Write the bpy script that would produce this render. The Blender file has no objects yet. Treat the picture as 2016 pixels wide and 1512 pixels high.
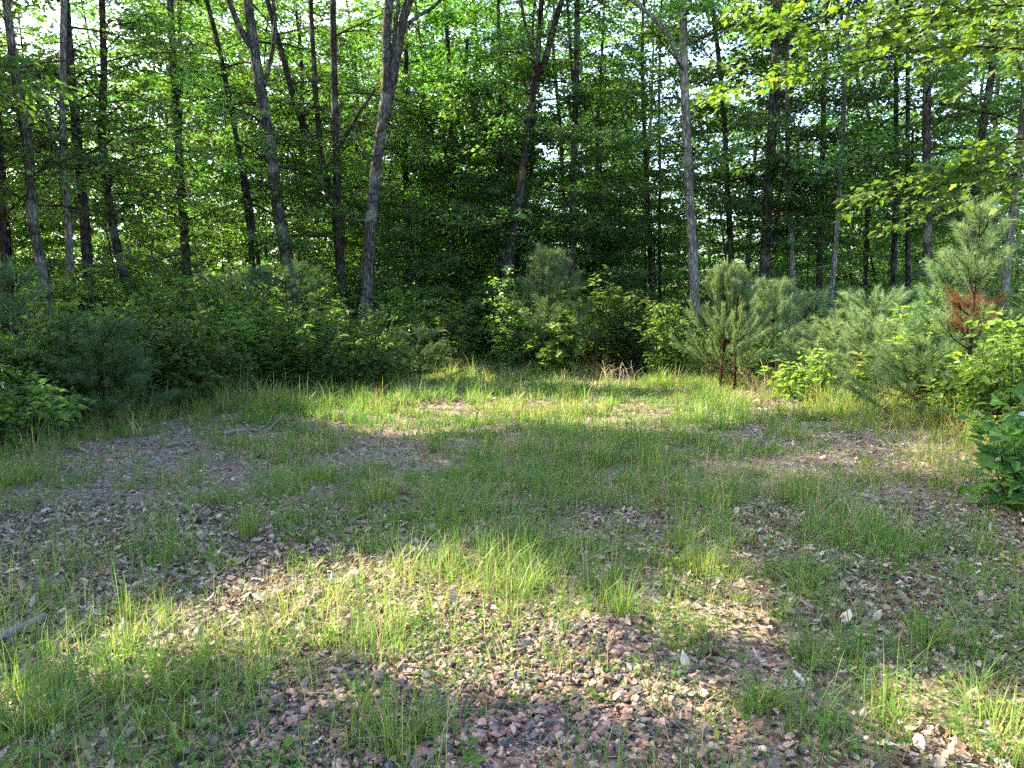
import bpy, bmesh, math
import numpy as np
from mathutils import Vector

rng = np.random.default_rng(11)
R = math.radians
scene = bpy.context.scene
COL = scene.collection
U = rng.uniform
CLOSE = 1.0

# ------------------------------------------------------------------ camera geometry
F = 1456.0                    # focal length in pixels of the 2016 wide photograph
CAM = np.array([0.0, 0.0, 1.55])
PITCH = R(6.7)


def px(x, y, Y):
    """a point on the sight line of a photograph pixel, at distance Y ahead"""
    u, v = (x - 1008) / F, (756 - y) / F
    d = np.array([u, math.cos(PITCH) + v * math.sin(PITCH), -math.sin(PITCH) + v * math.cos(PITCH)])
    return CAM + d * (Y / d[1])


def gp(x, y):
    """where that sight line meets the (flat) ground"""
    p0 = px(x, y, 1.0) - CAM
    return CAM + p0 * (-CAM[2] / p0[2])


# ------------------------------------------------------------------ noise and ground
def vnoise(x, y, seed=0):
    x = np.asarray(x, float); y = np.asarray(y, float)
    xi = np.floor(x); yi = np.floor(y); fx = x - xi; fy = y - yi
    fx = fx * fx * (3 - 2 * fx); fy = fy * fy * (3 - 2 * fy)

    def h(a, b):
        s = np.sin(a * 127.1 + b * 311.7 + seed * 74.7) * 43758.5453
        return s - np.floor(s)
    return (h(xi, yi) * (1 - fx) + h(xi + 1, yi) * fx) * (1 - fy) + (h(xi, yi + 1) * (1 - fx) + h(xi + 1, yi + 1) * fx) * fy


def fnoise(x, y, seed=0):
    return .55 * vnoise(x, y, seed) + .3 * vnoise(x * 2.1, y * 2.1, seed + 3) + .15 * vnoise(x * 4.3, y * 4.3, seed + 5)


def gz(x, y):
    x = np.asarray(x, float); y = np.asarray(y, float)
    z = .10 * (fnoise(x * .5, y * .5, 2) - .5) + .03 * (vnoise(x * 2.2, y * 2.2, 9) - .5)
    z = z * np.clip(1.3 - np.hypot(x, y - 6) / 60, 0, 1)
    r = np.sqrt((x / 10) ** 2 + ((y - 4) / 15) ** 2)
    z = z - 1.1 * np.clip(r - 1, 0, 9)
    z = z - .35 * np.clip((-x - 5.2) / 2.5, 0, 1) * np.clip((14 - y) / 4, 0, 1)
    return z


# ------------------------------------------------------------------ sun and the gaps cut for its patches
SUN_EL = R(40)
_a = np.array([-0.93, 0.37]); _a /= np.linalg.norm(_a)
SUN = np.array([_a[0] * math.cos(SUN_EL), _a[1] * math.cos(SUN_EL), math.sin(SUN_EL)])

GAPS = []                     # canopy openings cut for sun patches: (centre the light falls on, rx, ry)


def gap(c, rx, ry): GAPS.append((np.array(c, float), rx * 1.2 + .12, ry * 1.2 + .12))


gap(gp(840, 1150), .72, .40); gap(gp(480, 1235), .42, .2); gap(gp(1010, 1290), .32, .2)
gap(gp(1400, 1200), .28, .24); gap(gp(1300, 1385), .24, .1); gap(gp(1960, 1440), .3, .2)
gap(gp(150, 1330), .25, .15)
gap(gp(930, 812), 1.6, 1.25); gap(gp(1260, 812), 1.3, 1.0); gap(gp(1240, 755), 1.3, .8); gap(gp(1560, 795), 1.5, .55)
gap((5.4, 11.6, .9), 2.6, 1.6); gap((3.4, 12.6, 1.4), 1.3, 1.0); gap((2.0, 14.9, 1.7), 1.7, 1.5); gap((.6, 14.6, 1.8), 1.3, 1.2)
gap((6.2, 9.0, 1.5), 1.5, 1.2)
gap(px(1900, 30, 5.0), .75, .5); gap(px(1900, 350, 5.0), .6, .5); gap(px(1600, 150, 5.0), .5, .5)
gap((-5.5, 15.5, 1.6), 1.2, .4); gap((-2.5, 14.2, 1.2), .8, .4)


def keep_shade(P):
    """False for canopy leaves left out so sun reaches a chosen patch"""
    k = np.ones(len(P), bool)
    if not len(P): return k
    for c, rx, ry in GAPS:
        t = (P[:, 2] - c[2]) / SUN[2]
        q = P - SUN * t[:, None]
        dx, dy = (q[:, 0] - c[0]) / rx, (q[:, 1] - c[1]) / ry
        e = np.sqrt(dx * dx + dy * dy) + .45 * (fnoise(q[:, 0] * 1.7, q[:, 1] * 1.7, 4) - .5)
        k &= ~((e < 1) & (t > 2.6))
    return k


# ------------------------------------------------------------------ mesh builder
class MB:
    def __init__(s): s.V = []; s.T = []; s.n = 0

    def add(s, V, Fc, mat=0, tint=0.5):
        V = np.asarray(V, np.float32).reshape(-1, 3); Fc = np.asarray(Fc, np.int64)
        if Fc.size == 0: return
        t = np.broadcast_to(np.asarray(tint, np.float32), (len(Fc),)).astype(np.float32)
        s.T.append((Fc + s.n, np.full(len(Fc), mat, np.int32), t)); s.V.append(V); s.n += len(V)

    def build(s, name, mats, parent=None, origin=(0, 0, 0), smooth=False):
        me = bpy.data.meshes.new(name)
        if s.V:
            V = np.concatenate(s.V) - np.asarray(origin, np.float32)
            loops = np.concatenate([f.ravel() for f, _, _ in s.T]).astype(np.int32)
            tot = np.concatenate([np.full(len(f), f.shape[1], np.int32) for f, _, _ in s.T])
            start = np.concatenate([[0], np.cumsum(tot)[:-1]]).astype(np.int32)
            mi = np.concatenate([m for _, m, _ in s.T]); ti = np.concatenate([t for _, _, t in s.T])
            me.vertices.add(len(V)); me.vertices.foreach_set('co', V.astype(np.float32).ravel())
            me.loops.add(len(loops)); me.loops.foreach_set('vertex_index', loops)
            me.polygons.add(len(tot)); me.polygons.foreach_set('loop_start', start)
            me.polygons.foreach_set('material_index', mi)
            me.polygons.foreach_set('use_smooth', np.full(len(tot), smooth, bool))
            at = me.attributes.new('tint', 'FLOAT', 'FACE'); at.data.foreach_set('value', ti)
        for m in mats: me.materials.append(m)
        me.update(calc_edges=True)
        o = bpy.data.objects.new(name, me); COL.objects.link(o)
        if parent: o.parent = parent
        return o


def norm(a): return a / np.maximum(np.linalg.norm(a, axis=-1, keepdims=True), 1e-9)


def tag(o, label=None, cat=None, group=None, kind=None):
    if label: o['label'] = label
    if cat: o['category'] = cat
    if group: o['group'] = group
    if kind: o['kind'] = kind
    return o


def thing(name, loc, label, cat, group=None):
    o = bpy.data.objects.new(name, None); COL.objects.link(o); o.empty_display_size = .2
    o.location = tuple(float(c) for c in loc)
    return tag(o, label, cat, group)


def dup(root, loc, rz=0, sc=1.0, label=None):
    r = root.copy(); COL.objects.link(r)
    r.location = tuple(float(c) for c in loc); r.rotation_euler = (0, 0, rz); r.scale = (sc, sc, sc)
    if label: r['label'] = label
    for ch in root.children:
        c = ch.copy(); COL.objects.link(c); c.parent = r
    return r


# ------------------------------------------------------------------ leaf shapes
DIA = (np.array([0, .45, 1, .45]), np.array([0, .5, 0, -.5]), [np.array([[0, 1, 2, 3]])])
SIX = (np.array([0, .28, .66, 1, .66, .28]), np.array([0, .44, .40, 0, -.40, -.44]), [np.array([[0, 1, 2, 3], [0, 3, 4, 5]])])
LONG = (np.array([0, .3, .7, 1, .7, .3]), np.array([0, .5, .42, 0, -.42, -.5]), [np.array([[0, 1, 2, 3], [0, 3, 4, 5]])])
MAPLE = (np.array([0, .02, .24, .60, .52, .72, 1, .42, .02, .24, .60, .52, .72]),
         np.array([0, .26, .30, .56, .22, .24, 0, 0, -.26, -.30, -.56, -.22, -.24]),
         [np.array([[0, 1, 2, 7], [7, 4, 5, 6], [0, 7, 9, 8], [7, 6, 12, 11]]), np.array([[2, 3, 4], [7, 2, 4], [9, 11, 10], [7, 11, 9]])])
OAK = (np.array([0, .14, .3, .44, .58, .72, .86, 1] + [.14, .3, .44, .58, .72, .86] + [.14, .3, .44, .58, .72, .86]),
       np.array([0] + [.06, .30, .12, .36, .16, .26] + [0] + [0] * 6 + [-.06, -.30, -.12, -.36, -.16, -.26]),
       None)


def _oak():
    q = []; e = [1, 2, 3, 4, 5, 6]; m = [8, 9, 10, 11, 12, 13]; o = [14, 15, 16, 17, 18, 19]; t = []
    for a in range(5):
        q.append([m[a], e[a], e[a + 1], m[a + 1]]); q.append([m[a], m[a + 1], o[a + 1], o[a]])
    t = [[0, 1, 8], [0, 8, 14], [13, 6, 7], [13, 7, 19]]
    return [np.array(q), np.array(t)]


OAK = (OAK[0], OAK[1], _oak())


def leaves(mb, P, D, N, L, W, mat=0, tint=.5, shape=SIX, fold=.25, droop=.2, curl=0.0):
    n = len(P)
    if n == 0: return
    D = norm(D); S = norm(np.cross(D, N)); N = norm(np.cross(S, D))
    t, s, FF = shape; k = len(t)
    L = np.broadcast_to(np.asarray(L, float), (n,)); W = np.broadcast_to(np.asarray(W, float), (n,))
    fold = np.broadcast_to(np.asarray(fold, float), (n,)); droop = np.broadcast_to(np.asarray(droop, float), (n,))
    up = fold[:, None] * np.abs(s)[None] * W[:, None] - droop[:, None] * L[:, None] * (t * t)[None]
    V = P[:, None] + D[:, None] * (L[:, None] * t[None])[..., None] + S[:, None] * (W[:, None] * s[None])[..., None] + N[:, None] * up[..., None]
    tint = np.broadcast_to(np.asarray(tint, float), (n,))
    off = (np.arange(n) * k)[:, None, None]
    first = True
    for f in FF:
        A = (f[None] + off).reshape(-1, f.shape[1]); tt = np.repeat(tint, len(f))
        if first: mb.add(V.reshape(-1, 3), A, mat, tt); base = mb.n - n * k; first = False
        else: mb.T.append((A + base, np.full(len(A), mat, np.int32), tt.astype(np.float32)))


def blades(mb, P, az, H, W, lean, tint, mat=0, curve=2.0):
    n = len(P)
    if n == 0: return
    d = np.stack([np.cos(az), np.sin(az), np.zeros(n)], 1)
    wa = az + math.pi / 2 + U(-.9, .9, n)
    w = np.stack([np.cos(wa), np.sin(wa), np.zeros(n)], 1)
    V = np.zeros((n, 7, 3))
    for i, t in enumerate((0, .38, .72, 1)):
        c = P + d * (lean * H * t ** curve)[:, None]
        c[:, 2] += H * t * (1 - .42 * np.clip(lean, 0, 1.4) * t)
        ww = w * (W * (1, .85, .55, 0)[i] * .5)[:, None]
        if i < 3: V[:, 2 * i] = c - ww; V[:, 2 * i + 1] = c + ww
        else: V[:, 6] = c
    off = (np.arange(n) * 7)[:, None, None]
    q = (np.array([[0, 1, 3, 2], [2, 3, 5, 4]])[None] + off).reshape(-1, 4)
    mb.add(V.reshape(-1, 3), q, mat, np.repeat(tint, 2))
    t3 = (np.array([[4, 5, 6]])[None] + off).reshape(-1, 3) + (mb.n - n * 7)
    mb.T.append((t3, np.full(n, mat, np.int32), np.asarray(tint, np.float32)))


def tube(mb, pts, rad, nseg=6, mat=0, tint=.5, rough=0.0):
    pts = np.asarray(pts, float); rad = np.broadcast_to(np.asarray(rad, float), (len(pts),))
    T = np.gradient(pts, axis=0); T = norm(T)
    ref = np.array([1., 0, 0]) if abs(T[0][0]) < .8 else np.array([0, 1., 0])
    A = norm(np.cross(T, ref)); B = np.cross(T, A)
    th = np.arange(nseg) * 2 * math.pi / nseg
    rr = rad[:, None] * (1 + rough * (rng.random((len(pts), nseg)) - .5))
    V = pts[:, None] + (A[:, None] * np.cos(th)[None, :, None] + B[:, None] * np.sin(th)[None, :, None]) * rr[..., None]
    i = np.arange(len(pts) - 1)[:, None] * nseg; j = np.arange(nseg)[None]; j2 = (j + 1) % nseg
    Fq = np.stack([i + j, i + j2, i + nseg + j2, i + nseg + j], -1).reshape(-1, 4)
    mb.add(V.reshape(-1, 3), Fq, mat, tint)


def smooth_line(pts, step=.35):
    """Catmull-Rom through the points"""
    P = np.asarray(pts, float); P = np.vstack([2 * P[0] - P[1], P, 2 * P[-1] - P[-2]]); out = []
    for i in range(1, len(P) - 2):
        n = max(2, int(np.linalg.norm(P[i + 1] - P[i]) / step))
        for t in np.linspace(0, 1, n, endpoint=False):
            a, b, c, d = P[i - 1], P[i], P[i + 1], P[i + 2]
            out.append(.5 * (2 * b + (c - a) * t + (2 * a - 5 * b + 4 * c - d) * t * t + (3 * b - a - 3 * c + d) * t ** 3))
    out.append(P[-2]); return np.array(out)


# ------------------------------------------------------------------ materials
def mat_new(name):
    m = bpy.data.materials.new(name); m.use_nodes = True; nt = m.node_tree; nt.nodes.clear()
    return m, nt, nt.nodes, nt.links


def ramp(nd, stops, interp='LINEAR'):
    r = nd.new('ShaderNodeValToRGB'); r.color_ramp.interpolation = interp
    e = r.color_ramp.elements
    while len(e) < len(stops): e.new(.5)
    for k, (p, c) in enumerate(stops): e[k].position = p; e[k].color = (*c, 1)
    return r


def leaf_mat(name, stops, tstops, trans=.45, gloss=.05, rough=.5, objvar=.25):
    m, nt, nd, lk = mat_new(name)
    at = nd.new('ShaderNodeAttribute'); at.attribute_name = 'tint'
    oi = nd.new('ShaderNodeObjectInfo')
    hsv = [nd.new('ShaderNodeHueSaturation') for _ in (0, 1)]
    mr = nd.new('ShaderNodeMapRange'); mr.inputs[3].default_value = 1 - objvar; mr.inputs[4].default_value = 1 + objvar
    lk.new(oi.outputs['Random'], mr.inputs[0])
    mh = nd.new('ShaderNodeMapRange'); mh.inputs[3].default_value = .485; mh.inputs[4].default_value = .512
    lk.new(oi.outputs['Random'], mh.inputs[0])
    r1 = ramp(nd, stops); r2 = ramp(nd, tstops)
    for r, h in ((r1, hsv[0]), (r2, hsv[1])):
        lk.new(at.outputs['Fac'], r.inputs[0]); lk.new(r.outputs[0], h.inputs['Color'])
        lk.new(mr.outputs[0], h.inputs['Value']); lk.new(mh.outputs[0], h.inputs['Hue'])
    df = nd.new('ShaderNodeBsdfDiffuse'); tr = nd.new('ShaderNodeBsdfTranslucent')
    lk.new(hsv[0].outputs[0], df.inputs[0]); lk.new(hsv[1].outputs[0], tr.inputs[0])
    mx = nd.new('ShaderNodeMixShader'); mx.inputs[0].default_value = trans
    lk.new(df.outputs[0], mx.inputs[1]); lk.new(tr.outputs[0], mx.inputs[2])
    out = nd.new('ShaderNodeOutputMaterial')
    if gloss > 0:
        gl = nd.new('ShaderNodeBsdfGlossy'); gl.inputs['Roughness'].default_value = rough
        lw = nd.new('ShaderNodeFresnel'); lw.inputs[0].default_value = 1.4
        mu = nd.new('ShaderNodeMath'); mu.operation = 'MULTIPLY'; mu.inputs[1].default_value = gloss * 6
        lk.new(lw.outputs[0], mu.inputs[0]); mu.use_clamp = True
        m2 = nd.new('ShaderNodeMixShader'); lk.new(mu.outputs[0], m2.inputs[0])
        lk.new(mx.outputs[0], m2.inputs[1]); lk.new(gl.outputs[0], m2.inputs[2]); lk.new(m2.outputs[0], out.inputs[0])
    else: lk.new(mx.outputs[0], out.inputs[0])
    return m


M_CANOPY = leaf_mat('canopy_leaf', [(0, (.026, .066, .024)), (.5, (.056, .112, .032)), (1, (.098, .160, .038))],
                    [(0, (.06, .20, .022)), (.6, (.13, .32, .026)), (1, (.25, .43, .03))], .5, .04, .5, .4)
M_SHRUB = leaf_mat('shrub_leaf', [(0, (.030, .072, .020)), (.5, (.060, .120, .028)), (1, (.115, .175, .034))],
                   [(0, (.08, .20, .014)), (.6, (.17, .34, .02)), (1, (.32, .46, .03))], .45, .04, .5, .4)
M_MAPLE = leaf_mat('maple_leaf', [(0, (.035, .095, .014)), (.5, (.065, .145, .018)), (1, (.11, .18, .02))],
                   [(0, (.05, .17, .01)), (.6, (.13, .31, .012)), (1, (.30, .46, .02))], .5, .03)
M_NEEDLE = leaf_mat('pine_needle', [(0, (.035, .088, .042)), (.5, (.10, .18, .080)), (1, (.21, .30, .13))],
                    [(0, (.06, .13, .04)), (.6, (.13, .2, .06)), (1, (.24, .28, .08))], .35, 0, .4, .18)
M_DEADNEEDLE = leaf_mat('dead_needle', [(0, (.035, .017, .010)), (.5, (.07, .034, .018)), (1, (.115, .06, .03))],
                        [(0, (.09, .035, .018)), (1, (.18, .085, .04))], .3, 0)
M_GRASS = leaf_mat('grass_blade', [(0, (.045, .105, .026)), (.45, (.088, .155, .040)), (.75, (.19, .23, .050)), (.88, (.32, .25, .11)), (1, (.42, .33, .17))],
                   [(0, (.10, .27, .03)), (.5, (.20, .38, .04)), (.75, (.34, .44, .06)), (.88, (.42, .34, .12)), (1, (.5, .4, .2))], .42, .006, .5, 0)
M_WEED = leaf_mat('weed_leaf', [(0, (.04, .10, .028)), (.6, (.075, .15, .035)), (1, (.13, .19, .04))],
                  [(0, (.10, .26, .02)), (1, (.28, .42, .03))], .4, .015, .5, 0)
M_LITTER = leaf_mat('dead_leaf', [(0, (.04, .026, .017)), (.3, (.115, .08, .056)), (.55, (.195, .155, .115)), (.85, (.285, .245, .19)), (1, (.40, .355, .29))],
                    [(0, (.08, .04, .02)), (1, (.34, .22, .14))], .15, .05, .45, 0)


def bark_mat(name, dark, mid, pale, lichen=.35, scale=1.0):
    m, nt, nd, lk = mat_new(name)
    tc = nd.new('ShaderNodeTexCoord'); mp = nd.new('ShaderNodeMapping')
    mp.inputs['Scale'].default_value = (9 * scale, 9 * scale, 2.6 * scale); lk.new(tc.outputs['Object'], mp.inputs[0])
    n1 = nd.new('ShaderNodeTexNoise'); n1.inputs['Scale'].default_value = 2.2; n1.inputs['Detail'].default_value = 7
    lk.new(mp.outputs[0], n1.inputs[0])
    vo = nd.new('ShaderNodeTexVoronoi'); vo.feature = 'DISTANCE_TO_EDGE'; vo.inputs['Scale'].default_value = 2.4
    ad = nd.new('ShaderNodeMixRGB'); ad.blend_type = 'ADD'; ad.inputs[0].default_value = .5
    lk.new(mp.outputs[0], ad.inputs[1]); lk.new(n1.outputs['Color'], ad.inputs[2]); lk.new(ad.outputs[0], vo.inputs[0])
    r = ramp(nd, [(.3, dark), (.5, mid), (.72, pale)]); lk.new(n1.outputs[0], r.inputs[0])
    cr = ramp(nd, [(0, (.38, .38, .38)), (.2, (1, 1, 1))]); lk.new(vo.outputs[0], cr.inputs[0])
    mu = nd.new('ShaderNodeMixRGB'); mu.blend_type = 'MULTIPLY'; mu.inputs[0].default_value = .8
    lk.new(r.outputs[0], mu.inputs[1]); lk.new(cr.outputs[0], mu.inputs[2])
    n2 = nd.new('ShaderNodeTexNoise'); n2.inputs['Scale'].default_value = 2.6; n2.inputs['Detail'].default_value = 5
    lk.new(tc.outputs['Object'], n2.inputs[0])
    lr = ramp(nd, [(.52, (0, 0, 0)), (.66, (lichen, lichen, lichen))]); lk.new(n2.outputs[0], lr.inputs[0])
    m3 = nd.new('ShaderNodeMixRGB'); m3.inputs[2].default_value = (.30, .33, .27, 1)
    lk.new(lr.outputs[0], m3.inputs[0]); lk.new(mu.outputs[0], m3.inputs[1])
    bs = nd.new('ShaderNodeBsdfDiffuse'); lk.new(m3.outputs[0], bs.inputs[0])
    bu = nd.new('ShaderNodeBump'); bu.inputs['Strength'].default_value = 1; bu.inputs['Distance'].default_value = .05
    lk.new(cr.outputs[0], bu.inputs['Height']); lk.new(bu.outputs[0], bs.inputs['Normal'])
    out = nd.new('ShaderNodeOutputMaterial'); lk.new(bs.outputs[0], out.inputs[0])
    return m


M_BARK = bark_mat('dark_bark', (.024, .021, .017), (.055, .049, .040), (.10, .091, .076), .3)
M_BARKG = bark_mat('grey_bark', (.030, .027, .022), (.085, .078, .066), (.165, .154, .132), .45)
M_BARKP = bark_mat('pale_bark', (.10, .093, .08), (.19, .178, .155), (.29, .275, .245), .35, .8)
M_TWIG = bark_mat('twig_bark', (.04, .03, .024), (.075, .058, .045), (.12, .10, .08), .1, 2)
M_PINEBARK = bark_mat('pine_bark', (.04, .024, .017), (.085, .052, .036), (.15, .1, .07), .1, 3)


def ground_mat():
    m, nt, nd, lk = mat_new('forest_floor')
    tc = nd.new('ShaderNodeTexCoord')
    n1 = nd.new('ShaderNodeTexNoise'); n1.inputs['Scale'].default_value = 1.3; n1.inputs['Detail'].default_value = 6
    n2 = nd.new('ShaderNodeTexNoise'); n2.inputs['Scale'].default_value = 38; n2.inputs['Detail'].default_value = 5
    v = nd.new('ShaderNodeTexVoronoi'); v.inputs['Scale'].default_value = 34
    for n in (n1, n2, v): lk.new(tc.outputs['Object'], n.inputs['Vector'])
    r1 = ramp(nd, [(.25, (.06, .045, .034)), (.5, (.13, .10, .08)), (.75, (.22, .18, .15))]); lk.new(n2.outputs[0], r1.inputs[0])
    r2 = ramp(nd, [(0, (.05, .035, .026)), (.35, (.17, .12, .09)), (.6, (.12, .115, .11)), (1, (.34, .28, .24))])
    se = nd.new('ShaderNodeSeparateColor'); lk.new(v.outputs['Color'], se.inputs[0]); lk.new(se.outputs[0], r2.inputs[0])
    mx = nd.new('ShaderNodeMixRGB'); lk.new(n1.outputs[0], mx.inputs[0]); lk.new(r1.outputs[0], mx.inputs[1]); lk.new(r2.outputs[0], mx.inputs[2])
    bs = nd.new('ShaderNodeBsdfDiffuse'); lk.new(mx.outputs[0], bs.inputs[0])
    bu = nd.new('ShaderNodeBump'); bu.inputs['Strength'].default_value = .8; bu.inputs['Distance'].default_value = .02
    lk.new(n2.outputs[0], bu.inputs['Height']); lk.new(bu.outputs[0], bs.inputs['Normal'])
    out = nd.new('ShaderNodeOutputMaterial'); lk.new(bs.outputs[0], out.inputs[0])
    return m


def stone_mat(name, stops):
    m, nt, nd, lk = mat_new(name)
    tc = nd.new('ShaderNodeTexCoord'); at = nd.new('ShaderNodeAttribute'); at.attribute_name = 'tint'
    r = ramp(nd, stops); lk.new(at.outputs['Fac'], r.inputs[0])
    n = nd.new('ShaderNodeTexNoise'); n.inputs['Scale'].default_value = 70; n.inputs['Detail'].default_value = 6; lk.new(tc.outputs['Object'], n.inputs['Vector'])
    r2 = ramp(nd, [(.3, (.55, .55, .55)), (.7, (1.3, 1.3, 1.3))]); lk.new(n.outputs[0], r2.inputs[0])
    mu = nd.new('ShaderNodeMixRGB'); mu.blend_type = 'MULTIPLY'; mu.inputs[0].default_value = 1
    lk.new(r.outputs[0], mu.inputs[1]); lk.new(r2.outputs[0], mu.inputs[2])
    bs = nd.new('ShaderNodeBsdfPrincipled'); bs.inputs['Roughness'].default_value = .75; lk.new(mu.outputs[0], bs.inputs['Base Color'])
    bu = nd.new('ShaderNodeBump'); bu.inputs['Strength'].default_value = .5; bu.inputs['Distance'].default_value = .004
    lk.new(n.outputs[0], bu.inputs['Height']); lk.new(bu.outputs[0], bs.inputs['Normal'])
    out = nd.new('ShaderNodeOutputMaterial'); lk.new(bs.outputs[0], out.inputs[0])
    return m


M_GROUND = ground_mat()
M_PINK = stone_mat('crushed_granite', [(0, (.024, .025, .025)), (.3, (.062, .062, .060)), (.48, (.115, .105, .097)), (.56, (.150, .080, .060)), (.8, (.215, .118, .086)), (1, (.29, .195, .15))])
M_WEATHERED = stone_mat('weathered_wood', [(0, (.09, .087, .082)), (1, (.20, .195, .185))])
M_GREY = stone_mat('grey_gravel', [(0, (.05, .052, .054)), (.5, (.12, .12, .118)), (.85, (.20, .195, .185)), (1, (.28, .22, .18))])
M_STRAW = leaf_mat('dry_straw', [(0, (.30, .22, .12)), (1, (.55, .44, .28))], [(0, (.3, .2, .1)), (1, (.5, .4, .2))], .25, 0)
M_STEM = leaf_mat('green_stem', [(0, (.05, .08, .025)), (1, (.11, .15, .05))], [(0, (.08, .14, .03)), (1, (.14, .2, .05))], .15, 0)


# ------------------------------------------------------------------ the setting: ground
def build_ground():
    n = 331; a = 2.4; k = math.asinh(700 / a)
    u = np.linspace(-1, 1, n); c = a * np.sinh(k * u)
    X, Y = np.meshgrid(c, c + 6, indexing='ij'); Z = gz(X, Y)
    V = np.stack([X, Y, Z], -1).reshape(-1, 3)
    i = np.arange(n - 1)[:, None] * n; j = np.arange(n - 1)[None]
    Fq = np.stack([i + j, i + n + j, i + n + j + 1, i + j + 1], -1).reshape(-1, 4)
    mb = MB(); mb.add(V, Fq)
    tag(mb.build('ground', [M_GROUND], smooth=True), 'leaf-strewn earth floor of the clearing and the woods', kind='structure')


build_ground()

EDGE_PX = [(-500, 1060), (-180, 960), (0, 905), (130, 858), (330, 812), (480, 795), (650, 768), (800, 748), (1000, 738), (1200, 735), (1380, 748), (1500, 768),
           (1700, 800), (1850, 832), (1960, 900), (2100, 990), (2500, 1090)]
EDGE = np.array([gp(*p)[:2] for p in EDGE_PX])


def edge_dist(x, y):
    """> 0 beyond the edge of the clearing (in the bank), < 0 inside"""
    P = np.stack([np.asarray(x, float), np.asarray(y, float)], -1)
    best = np.full(P.shape[:-1], 1e9); sg = np.ones(P.shape[:-1])
    for a, b in zip(EDGE[:-1], EDGE[1:]):
        d = b - a; t = np.clip(((P - a) @ d) / (d @ d), 0, 1)
        q = P - a - t[..., None] * d; r = np.linalg.norm(q, axis=-1)
        cr = d[0] * q[..., 1] - d[1] * q[..., 0]
        m = r < best; best = np.where(m, r, best); sg = np.where(m, np.sign(cr), sg)
    return best * sg


def blobs(x, y, L):
    s = np.zeros_like(x)
    for (cx, cy, rx, ry, w) in L:
        c = gp(cx, cy)
        s = s + w * np.exp(-(((x - c[0]) / rx) ** 2 + ((y - c[1]) / ry) ** 2))
    return s


GRASS_B = [(900, 1000, 2.0, 1.3, .55), (700, 930, 2.0, 1.2, .35), (1250, 930, 1.8, 1.2, .4), (860, 1160, .9, .3, .55), (350, 1220, .9, .6, .9), (200, 1400, .75, .55, 1.0), (400, 1290, .5, .25, .7), (1000, 1120, .6, .3, .3), (1620, 1330, .4, .5, .5), (1000, 1040, 1.0, .5, .2),
           (1100, 860, 2.5, 1.2, .4), (1000, 770, 4, 1.5, .9), (600, 800, 1.8, .8, .8), (1500, 775, 1.6, .8, .7), (1400, 1080, .9, .6, .45), (1750, 1380, .6, .5, .55), (1950, 1420, .35, .4, .9), (1500, 1400, .15, .2, .6),
           (1700, 960, 1.0, .9, .5), (200, 850, 2.0, .7, .6), (1850, 1130, .6, .5, .3), (1450, 1210, .3, .3, .5), (760, 1420, .14, .2, .5), (1060, 1280, .1, .1, .3)]
BARE_B = [(1130, 1380, .52, .45, 1.1), (630, 1385, .28, .34, 1.5), (1000, 1270, .3, .2, .5), (200, 1050, 1.5, .9, .8), (300, 900, 2.2, .75, .8), (560, 850, 1.6, .45, .5), (1850, 1010, .9, .6, .7), (1680, 870, 1.1, .6, .7), (1700, 1150, .5, .6, .4),
          (1250, 1100, .3, .35, .5), (1340, 860, .8, .4, .3), (900, 830, .5, .3, .3), (1450, 1330, .3, .2, .5), (1200, 805, .9, .35, .35)]


def grass_density(x, y):
    d = np.maximum(.68 + .55 * blobs(x, y, GRASS_B) - .6 * blobs(x, y, BARE_B), .22)
    d = d * np.clip(4.2 * (.42 * fnoise(x * 1.3, y * 1.3, 21) + .58 * vnoise(x * 3.8, y * 3.8, 23)) - 1.25, .10, 1.8)
    return np.clip(d, .015, 1.2)


def scatter(n, ymin=1.6, ymax=17.5, bias=1.0):
    """random ground points spread evenly over the clearing in the view and a little round it"""
    y = ymin + (ymax - ymin) * U(0, 1, n) ** bias
    x = U(-1, 1, n) * (.80 * y + .7)
    return x, y


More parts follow.
